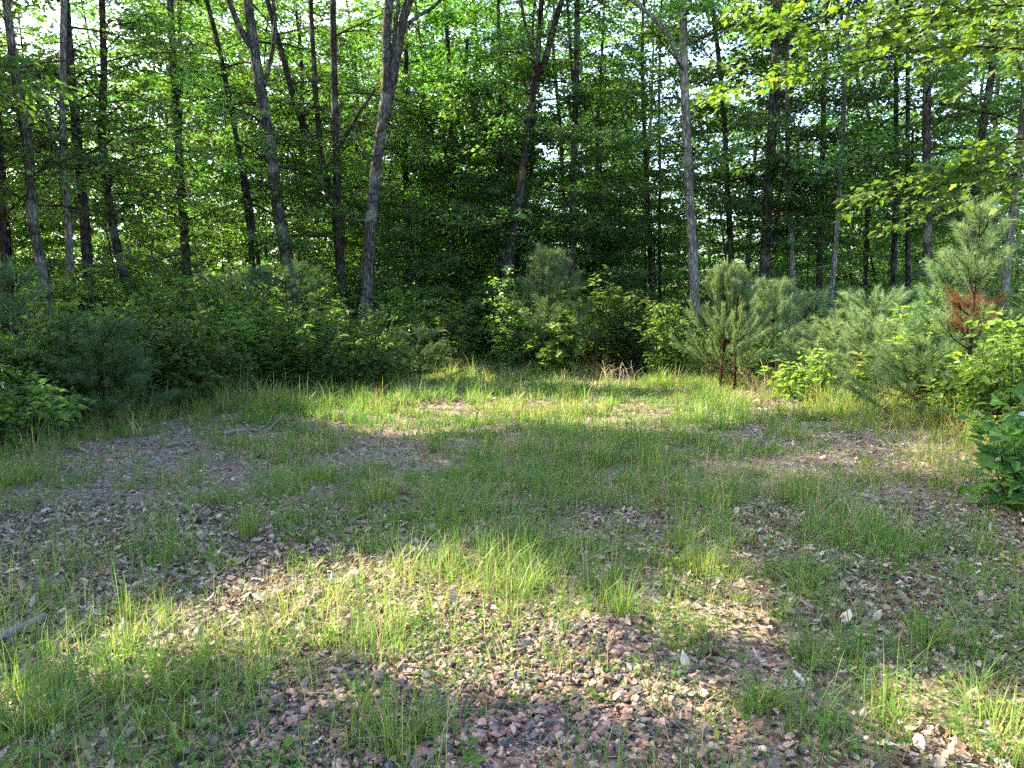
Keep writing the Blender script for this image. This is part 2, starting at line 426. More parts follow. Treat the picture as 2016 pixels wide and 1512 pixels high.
# ------------------------------------------------------------------ stuff on the ground: grass, weeds, litter, stones
def build_grass():
    mb = MB()
    x, y = scatter(80000, 1.7, 17.5, .85)
    w = (.80 * y + .7) / 13; e = edge_dist(x, y)
    d = grass_density(x, y) * np.clip(1 - e / 1.6, 0, 1)
    k = rng.random(len(x)) < d * (.25 + .75 * np.clip(w * 1.8, 0, 1)) * .56
    x, y, e = x[k], y[k], e[k]; n = len(x)
    nb = np.clip(rng.poisson(5 + 7 * grass_density(x, y)), 3, 34)
    big = fnoise(x * 1.1, y * 1.1, 40)
    hh = (.065 + .24 * np.clip(big - .25, 0, 1)) * np.exp(rng.normal(0, .45, n)).clip(.3, 2.4)
    hh *= 1 + 1.3 * np.exp(-(e / .9) ** 2) * .55 + .35 * blobs(x, y, [(880, 1120, .8, .35, .1), (1280, 900, .5, .4, .7), (1000, 1010, 1.2, .7, .8)])
    idx = np.repeat(np.arange(n), nb); N = len(idx)
    rad = U(.02, .09, n)[idx] * np.sqrt(rng.random(N)); th = U(0, 2 * math.pi, N)
    bx = x[idx] + rad * np.cos(th); by = y[idx] + rad * np.sin(th)
    P = np.stack([bx, by, gz(bx, by) - .006], 1)
    far = np.clip(by / 7, .8, 1.8)
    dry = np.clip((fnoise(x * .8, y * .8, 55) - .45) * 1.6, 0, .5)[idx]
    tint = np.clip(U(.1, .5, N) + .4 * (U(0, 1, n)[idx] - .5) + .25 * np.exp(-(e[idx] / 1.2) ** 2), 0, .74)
    sun_yel = np.clip(blobs(x, y, [(850, 1160, .9, .4, 1), (480, 1235, .7, .35, .9), (1050, 812, 2.2, .9, 1), (1400, 1200, .4, .4, .9), (1560, 795, 1.4, .6, .8), (1230, 750, 1.2, .7, 1), (1960, 1440, .4, .3, .8)]), 0, 1)[idx]  # yellow of sunlight painted into the grass where the sun patches fall
    tint = np.clip(tint + .28 * sun_yel, 0, .78)
    isdry = rng.random(N) < (.06 + .42 * dry + .16 * sun_yel + .22 * np.exp(-(e[idx] / .8) ** 2)); tint = np.where(isdry, U(.8, 1, N), tint)
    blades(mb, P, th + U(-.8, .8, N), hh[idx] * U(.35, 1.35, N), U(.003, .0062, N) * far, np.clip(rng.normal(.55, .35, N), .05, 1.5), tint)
    # bits of dark twig and pine straw on the ground
    x, y = scatter(9000, 1.7, 12, .75); n = len(x)
    P = np.stack([x, y, gz(x, y) + U(.008, .03, n)], 1)
    blades(mb, P, U(0, 2 * math.pi, n), U(.012, .03, n), U(.002, .004, n), U(3, 8, n), U(.76, .84, n), mat=1, curve=1.0)
    # flattened straw lying between the tufts
    x, y = scatter(9000, 1.7, 12, .8); n = len(x)
    P = np.stack([x, y, gz(x, y) + U(.004, .03, n)], 1)
    blades(mb, P, U(0, 2 * math.pi, n), U(.02, .05, n), U(.0018, .003, n), U(3, 7, n), U(.86, 1, n), curve=1.0)
    tag(mb.build('grass', [M_GRASS, M_TWIG]), 'thin green and yellowing grass growing across the clearing', kind='stuff')


def build_weeds():
    mb = MB()
    x, y = scatter(26000, 1.7, 17, .9); e = edge_dist(x, y)
    d = (.18 + .7 * np.clip(grass_density(x, y), 0, 1)) * np.clip(fnoise(x * 1.6, y * 1.6, 77) * 2.2 - .6, 0, 1) + .9 * np.exp(-((e - .2) / .6) ** 2)
    d = d + blobs(x, y, [(1130, 1400, .5, .4, .25), (900, 1260, .5, .25, .5), (300, 1400, .8, .4, .4), (1700, 1250, .8, .8, .3)])
    k = (rng.random(len(x)) < d * .6) & (e < 1.2); x, y, e = x[k], y[k], e[k]; n = len(x)
    h = U(.02, .09, n) + .22 * np.exp(-((e - .4) / .5) ** 2) * U(.3, 1, n)
    nl = 7; idx = np.repeat(np.arange(n), nl); N = len(idx); th = U(0, 2 * math.pi, N); t = rng.random(N)
    bx = x[idx] + .02 * np.cos(th); by = y[idx] + .02 * np.sin(th)
    P = np.stack([bx, by, gz(bx, by) + h[idx] * (.2 + .8 * t)], 1)
    el = U(-.2, .7, N); D = np.stack([np.cos(th) * np.cos(el), np.sin(th) * np.cos(el), np.sin(el)], 1)
    Nn = norm(np.array([0, 0, 1.]) + rng.normal(0, .35, (N, 3)))
    sc = U(.02, .045, N) * (1 + .7 * np.exp(-((e[idx] - .4) / .5) ** 2))
    leaves(mb, P, D, Nn, sc, sc * U(.35, .6, N), 0, rng.random(N), SIX)
    tag(mb.build('weeds', [M_WEED]), 'low broad-leaved weeds scattered among the grass', kind='stuff')


def build_litter():
    mb = MB()
    for n, y0, y1, sh, b in ((16000, 1.6, 5.5, OAK, .75), (70000, 1.6, 5.5, SIX, .75), (150000, 5.0, 18.5, SIX, .75)):
        x, y = scatter(n, y0, y1, b); e = edge_dist(x, y)
        d = .32 + .6 * np.clip(fnoise(x * .9, y * .9, 31) * 1.5 - .3, 0, 1) + blobs(x, y, [(200, 1080, 1.6, 1.0, .6), (1750, 1150, .8, 1.2, .5), (1400, 1350, .3, .3, .5), (850, 1220, .9, .4, .4)]) - blobs(x, y, [(1180, 1400, .62, .45, 1.1), (1120, 1270, .4, .3, .5), (630, 1370, .25, .28, .8)])
        k = (rng.random(n) < np.clip(d, .05, 1)) & (e < 3.5); x, y = x[k], y[k]; m = len(x)
        P = np.stack([x, y, gz(x, y) + U(.003, .022, m)], 1)
        th = U(0, 2 * math.pi, m); el = rng.normal(0, .22, m)
        D = np.stack([np.cos(th) * np.cos(el), np.sin(th) * np.cos(el), np.sin(el)], 1)
        Nn = norm(np.array([0, 0, 1.]) + rng.normal(0, .38, (m, 3)))
        L = np.exp(rng.normal(math.log(.042 if sh is OAK else .026), .42, m)).clip(.009, .08) * np.clip(y / 8, 1, 1.5)
        leaves(mb, P, D, Nn, L, L * U(.5, .85, m), 0, np.clip(rng.normal(.5, .3, m), 0, 1), sh, rng.normal(.1, .5, m), rng.normal(0, .3, m))
    tag(mb.build('leaf_litter', [M_LITTER]), 'pale curled dead leaves lying on the clearing floor', kind='stuff')


def rock_shapes(n):
    out = []
    for k in range(n):
        bm = bmesh.new(); m = 10
        p = rng.normal(0, 1, (m, 3)); p = p / np.linalg.norm(p, axis=1, keepdims=True) * U(.75, 1.0, (m, 1)) * np.array([1, U(.6, .95), U(.45, .75)])
        vs = [bm.verts.new(tuple(q)) for q in p]
        r = bmesh.ops.convex_hull(bm, input=vs)
        bmesh.ops.delete(bm, geom=[g for g in set(r['geom_interior'] + r['geom_unused']) if isinstance(g, bmesh.types.BMVert)], context='VERTS')
        bmesh.ops.bevel(bm, geom=list(bm.edges), offset=.025, segments=1, affect='EDGES', profile=.5)
        bmesh.ops.triangulate(bm, faces=list(bm.faces)); bm.verts.index_update()
        out.append((np.array([v.co[:] for v in bm.verts]), np.array([[v.index for v in f.verts] for f in bm.faces]))); bm.free()
    return out


ROCKS = rock_shapes(14)


def put_rocks(mb, P, S, tint):
    which = rng.integers(0, len(ROCKS), len(P))
    for k, (V, Fc) in enumerate(ROCKS):
        i = np.where(which == k)[0]
        if not len(i): continue
        a, b, c = U(0, 6.28, len(i)), rng.normal(0, .35, len(i)), rng.normal(0, .35, len(i))
        ca, sa, cb, sb, cc, sc = np.cos(a), np.sin(a), np.cos(b), np.sin(b), np.cos(c), np.sin(c)
        Rm = np.stack([np.stack([ca * cb, ca * sb * sc - sa * cc, ca * sb * cc + sa * sc], -1), np.stack([sa * cb, sa * sb * sc + ca * cc, sa * sb * cc - ca * sc], -1), np.stack([-sb, cb * sc, cb * cc], -1)], 1)
        W = np.einsum('nij,vj->nvi', Rm, V) * S[i][:, None, None] + P[i][:, None]
        A = (Fc[None] + (np.arange(len(i)) * len(V))[:, None, None]).reshape(-1, 3)
        mb.add(W.reshape(-1, 3), A, 0, np.repeat(tint[i], len(Fc)))


def build_stones():
    mb = MB(); n = 42000
    x = U(-1.7, 1.9, n); y = U(1.75, 4.0, n)
    d = blobs(x, y, [(1130, 1400, .52, .40, 1.5), (1090, 1270, .32, .33, .7), (625, 1390, .27, .34, 1.5), (1420, 1510, .3, .16, .7), (820, 1480, .5, .2, .5)]) * (.5 + fnoise(x * 3, y * 3, 12))
    k = rng.random(n) < np.clip(d, 0, 1) * .95; x, y = x[k], y[k]; m = len(x)
    S = np.exp(rng.normal(math.log(.0118), .52, m)).clip(.004, .031)
    P = np.stack([x, y, gz(x, y) + S * U(-.1, .9, m) + .008], 1)
    put_rocks(mb, P, S, np.clip(rng.normal(.60, .33, m), 0, 1))
    tag(mb.build('crushed_stone', [M_PINK]), 'pink and dark grey crushed stone in the foreground', kind='stuff')
    mb = MB(); n = 36000; x, y = scatter(n, 3.6, 13.5, .8)
    d = blobs(x, y, [(250, 900, 2.0, .6, .9), (560, 850, 1.7, .5, .8), (60, 1000, .8, .5, .6), (1680, 870, 1.3, .6, .8), (1850, 1000, .8, .5, .8), (1400, 880, .8, .5, .5), (1300, 800, 1.4, .4, .5), (900, 830, 1.0, .4, .4), (700, 940, .7, .4, .4)]) * (.3 + 1.3 * fnoise(x * 1.7, y * 1.7, 15)) + .03
    k = rng.random(n) < np.clip(d, 0, 1); x, y = x[k], y[k]; m = len(x)
    S = np.exp(rng.normal(math.log(.017), .35, m)).clip(.008, .04)
    P = np.stack([x, y, gz(x, y) + S * U(-.1, .7, m)], 1)
    put_rocks(mb, P, S, np.clip(rng.normal(.5, .28, m), 0, 1))
    tag(mb.build('grey_gravel', [M_GREY]), 'grey gravel showing through the worn wheel tracks', kind='stuff')


build_grass(); build_weeds(); build_litter(); build_stones()


# ------------------------------------------------------------------ trees
class Leaf:
    """leaves gathered while limbs grow"""
    def __init__(s): s.P = []; s.D = []; s.N = []; s.L = []

    def add(s, P, D, N, L): s.P.append(P); s.D.append(D); s.N.append(N); s.L.append(L)

    def out(s, mb, ratio=.62, shape=DIA, prune=False, mat=0, bias=0.0):
        if not s.P: return
        P, D, N, L = (np.concatenate(q) for q in (s.P, s.D, s.N, s.L))
        if prune:
            k = keep_shade(P); P, D, N, L = P[k], D[k], N[k], L[k]
        n = len(P)
        leaves(mb, P, D, N, L, L * ratio * U(.8, 1.15, n), mat, np.clip(rng.beta(2, 2.4, n) + bias, 0, 1), shape, .3, U(.0, .35, n))


def twig_leaves(lf, p0, p1, n, size, spread, tilt=.42):
    t = U(.12, 1.04, n); d = p1 - p0
    P = p0 + d * t[:, None] + rng.normal(0, spread, (n, 3)) * np.array([1, 1, .55])
    dn = d / max(np.linalg.norm(d), 1e-6); a = U(-1.2, 1.2, n)
    side = np.array([-dn[1], dn[0], 0])
    D = dn * np.cos(a)[:, None] + side * np.sin(a)[:, None]; D[:, 2] += rng.normal(-.15, .3, n)
    N = np.array([0, 0, 1.]) + rng.normal(0, tilt, (n, 3))
    lf.add(P, D, N, size * U(.65, 1.25, n))


def grow_limb(wood, lf, base, az, el, L, r0, leafsize, ntw, nlv, droop=.5, seg=5, start=.22, twigs=True, prune=False):
    k = 7; pts = [np.array(base, float)]; a, e = az, el
    for i in range(k - 1):
        d = np.array([math.cos(a) * math.cos(e), math.sin(a) * math.cos(e), math.sin(e)])
        pts.append(pts[-1] + d * L / (k - 1)); a += rng.normal(0, .13); e += rng.normal(-droop / (k - 1), .08)
    pts = np.array(pts); tt = np.linspace(0, 1, k)
    if prune and not keep_shade(pts[[3, 6]]).any(): return
    tube(wood, pts, r0 * (1 - .88 * tt), seg, 0)
    s = 1
    for t in np.linspace(start, 1, ntw):
        i = min(int(t * (k - 1)), k - 2); f = t * (k - 1) - i; p = pts[i] * (1 - f) + pts[i + 1] * f
        d = pts[i + 1] - pts[i]; aa = math.atan2(d[1], d[0]) + s * U(.6, 1.25) * (1 if t < .98 else .1); s = -s
        ll = L * (.18 + .34 * (1 - t)) * U(.7, 1.25) + .18; ee = U(-.25, .35)
        q = p + ll * np.array([math.cos(aa) * math.cos(ee), math.sin(aa) * math.cos(ee), math.sin(ee)])
        if prune and not keep_shade(q[None])[0]: continue
        if twigs: tube(wood, np.array([p, (p + q) / 2 + np.array([0, 0, .03]), q]), [r0 * .22 + .003, r0 * .14 + .002, .002], 3, 0)
        twig_leaves(lf, p, q, nlv, leafsize, .10)


TREE_N = [0]


def main_tree(name, spec, Y, w0, w1, bark, label, forks=(), limbs=(), H=16, hmin=3.0, nlow=26, nhigh=7, leaf=.105, Lmax=3.2, cat='tree', group='trees standing at the edge of the clearing', bias=0.0, dens=1.0):
    """a forest tree whose stem follows the photographed one; spec: stem points from the base upward"""
    P = [px(x, y, Y) for x, y in spec]
    b = P[0].copy(); g = float(gz(b[0], b[1]))
    if b[2] > g + .15:
        lean = (P[1] - P[0]) / max(P[1][2] - P[0][2], .1)
        b2 = b - lean * (b[2] - g) * .6; b2[2] = g - .08; P.insert(0, b2)
    top = P[-1]; d = norm(P[-1] - P[-2]); d = norm(d * np.array([.75, .75, 1]))
    dep = rng.normal(0, .025)                              # leans a little in depth too
    while top[2] < H - 1:
        top = top + d * 1.6 + rng.normal(0, .08, 3); P.append(top); d = norm(d + np.array([0, 0, .15]))
    P = np.array(P); P[:, 1] += dep * (P[:, 2] - P[0, 2])
    line = smooth_line(P, .4); z = line[:, 2] - line[0, 2]; Hh = z[-1]
    r0, r1 = w0 * .46 / F * Y, w1 * .47 / F * Y; zt = px(spec[-1][0], spec[-1][1], Y)[2]
    rad = np.where(z < zt, r0 + (r1 - r0) * z / max(zt, .1), r1 * np.clip(1 - (z - zt) / max(Hh - zt, .1), .08, 1))
    rad = rad * (1 + .45 * np.exp(-z / .25))
    root = thing(name, (line[0][0], line[0][1], g), label, cat, group)
    wood = MB(); tube(wood, line, rad, 12, 0, .5, .07); cw = MB(); lf = Leaf(); lf2 = Leaf()
    stems = [(line, rad)]
    for pts, a, c in forks:                                # forks and heavy limbs seen in the photograph
        Q = [px(x, y, Y) for x, y in pts]; Q = np.array(Q); Q[:, 1] += dep * (Q[:, 2] - P[0, 2])
        ext = len(pts) > 2 and pts[-1][1] < 30
        dd = norm(Q[-1] - Q[-2]); q = Q[-1]; Q = list(Q)
        if ext:
            for _ in range(3): q = q + dd * 1.6 + rng.normal(0, .1, 3); Q.append(q)
        Q = smooth_line(Q, .3); rr = np.linspace(a, c if not ext else c * .35, len(Q)) / 2 / F * Y
        tube(wood, Q, rr, 8, 0, .5, .07); stems.append((Q, rr))
        for t in np.linspace(.35, 1, 7):
            p = Q[int(t * (len(Q) - 1))]
            grow_limb(cw, lf, p, U(0, 6.28), U(-.1, .6), U(.8, 1.8), .014, leaf, 7, int(20 * dens))
    for h in U(1.2, 6.5, 6):                               # dead stubs and bare low twigs
        i = int(np.argmin(np.abs(line[:, 2] - h))); a = U(0, 6.28); L = U(.15, 1.3); p = line[i]
        d = np.array([math.cos(a), math.sin(a), U(-.2, .5)])
        q = p + d * L * .5 + rng.normal(0, .05, 3); tube(wood, np.array([p, q, p + d * L + rng.normal(0, .1, 3)]), [.016, .011, .004], 5, 0)

    def at_h(h):
        i = int(np.argmin(np.abs(line[:, 2] - h))); return line[i], rad[i]
    az = U(0, 6.28)
    for h in np.linspace(hmin, 9.2, nlow):
        if rng.random() < .12: az += 2.4; continue
        h2 = h + U(-.2, .2); p, r = at_h(h2); az += 2.4 + U(-.4, .4)
        front = max(0, -math.sin(az))                       # limbs toward the camera stay shorter, keeping the trunk in view
        L = U(.5, 1) * Lmax * (1 - .45 * front)
        grow_limb(cw, lf, p, az, U(.05, .65), L, max(.010, min(.3 * r, .035)), leaf, 10, int(U(22, 46) * dens), U(.2, .7), prune=True)
    for h in np.linspace(9.6, H - .5, nhigh):
        p, r = at_h(h); az += 2.4
        grow_limb(cw, lf2, p, az, U(.2, .8), U(.7, 1) * (Lmax + .6) * (1.15 - .6 * (h - 9) / (H - 9)), .03, leaf * 1.7, 9, int(20 * dens), .4, 4, .2, False, True)
    o = np.array(root.location)
    wood.build('trunk', [bark], root, o, True)
    TREE_N[0] += 1
    lf.out(cw, .66, DIA, True, 1, bias); lf2.out(cw, .7, DIA, True, 1, bias)
    cw.build('crown', [M_TWIG, M_CANOPY], root, o)
    return root


def S(*a): return list(zip(a[::2], a[1::2]))


T = main_tree
T('tree', S(8, 640, 6, 500, 2, 430, -10, 200, -25, 0), 13.0, 16, 12, M_BARK, 'dark slim trunk cut by the left border of the picture', nlow=22)
T('tree', S(105, 640, 88, 520, 72, 450, 64, 300, 48, 200, 26, 0), 12.5, 24, 15, M_BARKG, 'grey-brown trunk rising straight at far left, its bark dull and smooth', nlow=24)
T('tree', S(143, 640, 136, 520, 133, 440, 124, 330, 121, 240, 122, 0), 13.5, 17, 12, M_BARKP, 'pale-barked tree at far left that splits low into a thin dark side stem', [(S(122, 350, 112, 310, 97, 257, 88, 215), 9, 6)], nlow=24)
T('tree', S(178, 620, 167, 467, 152, 310, 141, 200, 124, 0), 14.5, 24, 15, M_BARK, 'dark rough trunk right of the pale-barked tree at far left', nlow=24)
T('tree', S(248, 560, 226, 467, 207, 340, 199, 250, 204, 150, 200, 0), 15.0, 20, 12, M_BARK, 'dark trunk leaning left between the far left trees and the bright gap', nlow=26)
T('tree', S(362, 560, 360, 450, 356, 385, 352, 300, 356, 150, 350, 0), 20.0, 11, 7, M_BARK, 'very slim dark stem in front of the bright yellow-green gap on the left', nlow=14, Lmax=2)
T('tree', S(498, 560, 490, 450, 477, 350, 463, 267, 450, 200, 430, 100, 407, 10), 18.0, 14, 9, M_BARK, 'slender dark trunk leaning left, beside a thinner twin', [(S(512, 545, 502, 470, 487, 370, 472, 300), 9, 6)], nlow=22)
T('tree', S(580, 580, 566, 500, 553, 430, 541, 330, 530, 250, 511, 130, 494, 0), 17.5, 31, 19, M_BARKG, 'thick ridged trunk leaning left, second biggest trunk of the left half', [(S(521, 190, 540, 120, 548, 60, 545, 10), 9, 6), (S(508, 110, 478, 60, 455, 0), 13, 8)], nlow=24, H=18)
T('tree', S(672, 570, 660, 430, 647, 373, 630, 305, 608, 270, 580, 200, 562, 130, 545, 70), 19.0, 20, 11, M_BARK, 'dark tree forking low, its left stem bowed far to the left', [(S(632, 310, 627, 250, 621, 180, 616, 90, 612, 0), 12, 8)], nlow=22)
T('tree', S(676, 590, 668, 450, 663, 300, 659, 150, 657, 0), 18.0, 17, 13, M_BARK, 'straight dark trunk close on the left of the thick forked trunk', [(S(666, 292, 690, 255, 708, 222, 739, 178), 10, 5)], nlow=22)
T('tree', S(722, 640, 722, 540, 728, 430, 740, 300, 751, 225, 757, 150, 756, 60, 760, 0), 16.5, 30, 19, M_BARKG,
  'thickest trunk, leaning right and forking into three stems at the top', [(S(753, 230, 768, 150, 783, 60, 797, 0), 21, 18), (S(762, 130, 770, 80, 776, 20, 779, -10), 9, 8), (S(790, 45, 806, 30, 822, 18, 846, 4, 870, -20), 9, 5), (S(735, 330, 700, 270, 690, 240), 4, 2)],
  nlow=18, H=19, hmin=4)
T('tree', S(806, 640, 804, 560, 806, 470, 800, 380, 795, 250, 800, 100), 22.0, 17, 10, M_BARK, 'dark shaded trunk just right of the thickest trunk, half hidden in leaves', nlow=20)
T('tree', S(884, 600, 887, 500, 891, 400, 893, 300, 885, 240, 884, 150, 880, 60), 20.0, 15, 8, M_BARK, 'dark slim tree with a spreading fork seen against a white sky gap', [(S(894, 300, 900, 250, 906, 215, 915, 150, 920, 80), 9, 6), (S(889, 325, 870, 285, 842, 245, 826, 200, 822, 170), 7, 4), (S(897, 300, 912, 285, 930, 275), 4, 2)], nlow=16, Lmax=2.2)
T('tree', S(978, 610, 986, 500, 984, 400, 983, 250, 986, 130, 980, 0), 19.0, 10, 7, M_BARK, 'thin dark stem close on the left of the leaning trunk at the centre', nlow=16, Lmax=2.2)
T('tree', S(984, 620, 1000, 520, 1018, 420, 1030, 330, 1040, 250, 1052, 165, 1059, 100, 1066, 0), 18.0, 23, 10, M_BARK, 'large dark trunk leaning right at the centre, forked high up', [(S(1055, 150, 1068, 140, 1089, 60, 1103, 15, 1108, -10), 14, 10), (S(1057, 125, 1042, 90, 1030, 40, 1024, 0), 7, 4)], nlow=22, H=18)
T('tree', S(1012, 600, 1022, 480, 1036, 400, 1044, 350, 1050, 280, 1052, 180), 20.5, 11, 7, M_BARK, 'crooked thin stem close on the right of the leaning trunk at the centre', nlow=16, Lmax=2.2)
T('tree', S(1124, 610, 1127, 480, 1129, 370, 1132, 270, 1134, 200, 1137, 115, 1138, 0), 18.5, 16, 11, M_BARKG, 'straight dark trunk right of centre with a thin stem running beside it', [(S(1130, 170, 1125, 100, 1121, 40, 1118, 0), 6, 5)], nlow=24)
T('tree', S(1112, 610, 1114, 520, 1113, 440, 1108, 330, 1100, 200), 22.0, 12, 8, M_BARK, 'dark shaded stem just left of the straight trunk right of centre', nlow=18)
T('tree', S(1168, 590, 1172, 450, 1175, 350, 1177, 250, 1185, 120), 22.0, 10, 6, M_BARK, 'thin dark stem between the straight trunk and the low sky gap', nlow=20)
T('tree', S(1284, 590, 1281, 480, 1275, 340, 1271, 240, 1268, 100), 21.0, 13, 8, M_BARK, 'dark trunk on the right rim of the low white sky gap', nlow=22)
T('tree', S(1299, 590, 1298, 480, 1299, 340, 1297, 200, 1300, 60), 23.0, 8, 5, M_BARK, 'hair-thin stem left of the tall pale trunk with the bent limb', nlow=16)
T('tree', S(1368, 620, 1364, 540, 1357, 420, 1350, 300, 1343, 150, 1339, 0), 16.5, 23, 15, M_BARKP, 'tall pale grey trunk with one long limb bent up to the left', [(S(1342, 150, 1328, 112, 1308, 72, 1274, 36, 1236, 6, 1215, -10), 11, 6)], nlow=14, hmin=4.2, H=18)
T('tree', S(1441, 570, 1439, 483, 1432, 367, 1428, 260, 1418, 130, 1405, 30), 18.5, 15, 9, M_BARK, 'dark slim trunk right of the tall pale trunk, leaves wrapped round its top', nlow=26, Lmax=2.4)
T('tree', S(1498, 610, 1502, 480, 1505, 350, 1509, 250, 1511, 130, 1513, 0), 17.5, 23, 17, M_BARK, 'stout dark trunk behind the young pines, forking near the top', [(S(1511, 122, 1528, 100, 1541, 75, 1549, 35, 1552, -5), 10, 7), (S(1518, 500, 1524, 400, 1534, 330, 1546, 260), 8, 4)], nlow=22, H=18)
T('tree', S(1563, 630, 1563, 500, 1562, 400, 1560, 260, 1562, 150, 1568, 20), 17.0, 13, 8, M_BARKP, 'pale slim trunk with a wavy thin stem crossing it behind the pines', [(S(1560, 390, 1553, 330, 1546, 270, 1538, 205, 1530, 150), 6, 4)], nlow=18)
T('tree', S(1612, 610, 1615, 480, 1618, 380, 1622, 260, 1624, 160, 1630, 30), 18.5, 14, 9, M_BARK, 'dark trunk with a low crooked limb on its left, behind the pines', [(S(1612, 488, 1600, 465, 1590, 435, 1582, 375), 6, 3)], nlow=22)
T('tree', S(1632, 630, 1642, 520, 1650, 400, 1657, 280, 1663, 160, 1668, 30), 16.5, 12, 8, M_BARKP, 'thin pale trunk leaning right behind the sunlit pines', nlow=18)
T('tree', S(1700, 560, 1703, 400, 1707, 280, 1700, 220, 1685, 180), 21.0, 12, 8, M_BARK, 'crooked dark stem curving left under the maple leaves', nlow=20)
T('tree', S(1760, 660, 1762, 560, 1768, 430, 1772, 300, 1775, 120), 18.5, 13, 9, M_BARK, 'dark trunk left of the grey post-straight trunk on the right', nlow=22)
T('tree', S(1790, 620, 1790, 480, 1791, 360, 1793, 250, 1795, 100), 18.0, 12, 8, M_BARK, 'dark thin trunk close beside the grey post-straight trunk on the right', [(S(1796, 420, 1800, 340, 1803, 250), 6, 5)], nlow=22)
T('tree', S(1822, 650, 1823, 520, 1823, 400, 1820, 260, 1820, 110, 1818, 0), 15.5, 19, 14, M_BARKG, 'grey post-straight trunk on the right, left of the tall pine with dead needles', nlow=16, hmin=3.8)
T('tree', S(1890, 640, 1905, 450, 1914, 300, 1924, 220, 1934, 133, 1942, 30), 16.0, 19, 13, M_BARKG, 'grey trunk leaning right behind the lower maple leaves', nlow=20)
T('tree', S(1972, 640, 1978, 480, 1990, 350, 1999, 200, 2001, 70, 2003, 0), 15.0, 16, 12, M_BARKP, 'pale lichen-spotted trunk near the right border', nlow=20)

# added trees, mostly out of view left of the frame, to shade the clearing
for (x, y, h) in ((-9.5, 6.0, 15), (-12.5, 3.2, 17), (-12.0, 8.6, 17), (-15.5, 6.0, 18), (-15.5, 11.2, 18), (-19, 9, 19), (-19.5, 13.5, 19), (-10.2, 2.0, 14), (-8.2, 9.6, 13), (-23, 11.5, 20), (-14.5, 14.5, 18), (-18, 17.5, 19), (-11.5, 17.0, 17), (-23, 17, 20), (-8.0, 18.5, 17), (-15, 20.5, 19)):
    root = thing('tree', (x, y, gz(x, y)), 'added shade tree with a broad leafy crown, mostly out of view left of the clearing', 'tree', 'added shade trees on the left')
    wood, cw, lf = MB(), MB(), Leaf(); b = np.array([x, y, float(gz(x, y)) - .1])
    line = smooth_line([b, b + [U(-.2, .2), U(-.2, .2), h * .35], b + [U(-.4, .4), U(-.4, .4), h * .7], b + [U(-.6, .6), U(-.6, .6), h]], .5)
    tube(wood, line, np.linspace(.13, .02, len(line)), 9, 0, .5, .06)
    az = U(0, 6); near = -x / y < 1.3
    for hh in np.linspace(3.6, h - .3, 40):
        az += 2.4; p = line[int(np.argmin(np.abs(line[:, 2] - hh - b[2])))]
        grow_limb(wood, lf, p, az, U(.1, .7), U(2.2, 4.0) * (1.1 - .5 * hh / h), .018, .12 if near else .18, 9, 55 if near else 30, .5, 4, .2, False, True)
    o = np.array(root.location); wood.build('trunk', [M_BARK], root, o, True)
    lf.out(cw, .75, DIA, True, 0); cw.build('crown', [M_CANOPY], root, o)


# slender trees of the wood behind: a few grown, the rest copies
def wood_tree(name, h, hmin, nl, Lm, leaf, bark, r, loc, label, cat, group, nlv=24, bias=0.0, ntw=9):
    root = thing(name, loc, label, cat, group); wood, cw, lf = MB(), MB(), Leaf()
    line = smooth_line([np.array([0, 0, -.6]), np.array([U(-.2, .2), U(-.2, .2), h * .3]), np.array([U(-.4, .4), U(-.4, .4), h * .65]), np.array([U(-.6, .6), U(-.6, .6), h])], .5)
    tube(wood, line, r * np.linspace(1, .12, len(line)), 8, 0, .5, .06); az = U(0, 6)
    for hh in np.linspace(hmin, h - .1, nl):
        az += 2.4 + U(-.3, .3); p = line[int(np.argmin(np.abs(line[:, 2] - hh)))]
        grow_limb(wood, lf, p, az, U(.0, .6), Lm * U(.55, 1) * (1.1 - .6 * (hh / h)), max(.012, r * .2), leaf, ntw, nlv, .5, 4, .2, False)
    wood.build('trunk', [bark], root, (0, 0, 0), True)
    lf.out(cw, .68, DIA, False, 0, bias); cw.build('crown', [M_CANOPY], root)
    return root


BGL = ['slim dark-trunked tree deep in the wood behind the clearing', 'young leafy tree filling the gaps low between the trunks', 'tall sunlit tree far back in the wood']
protos = []


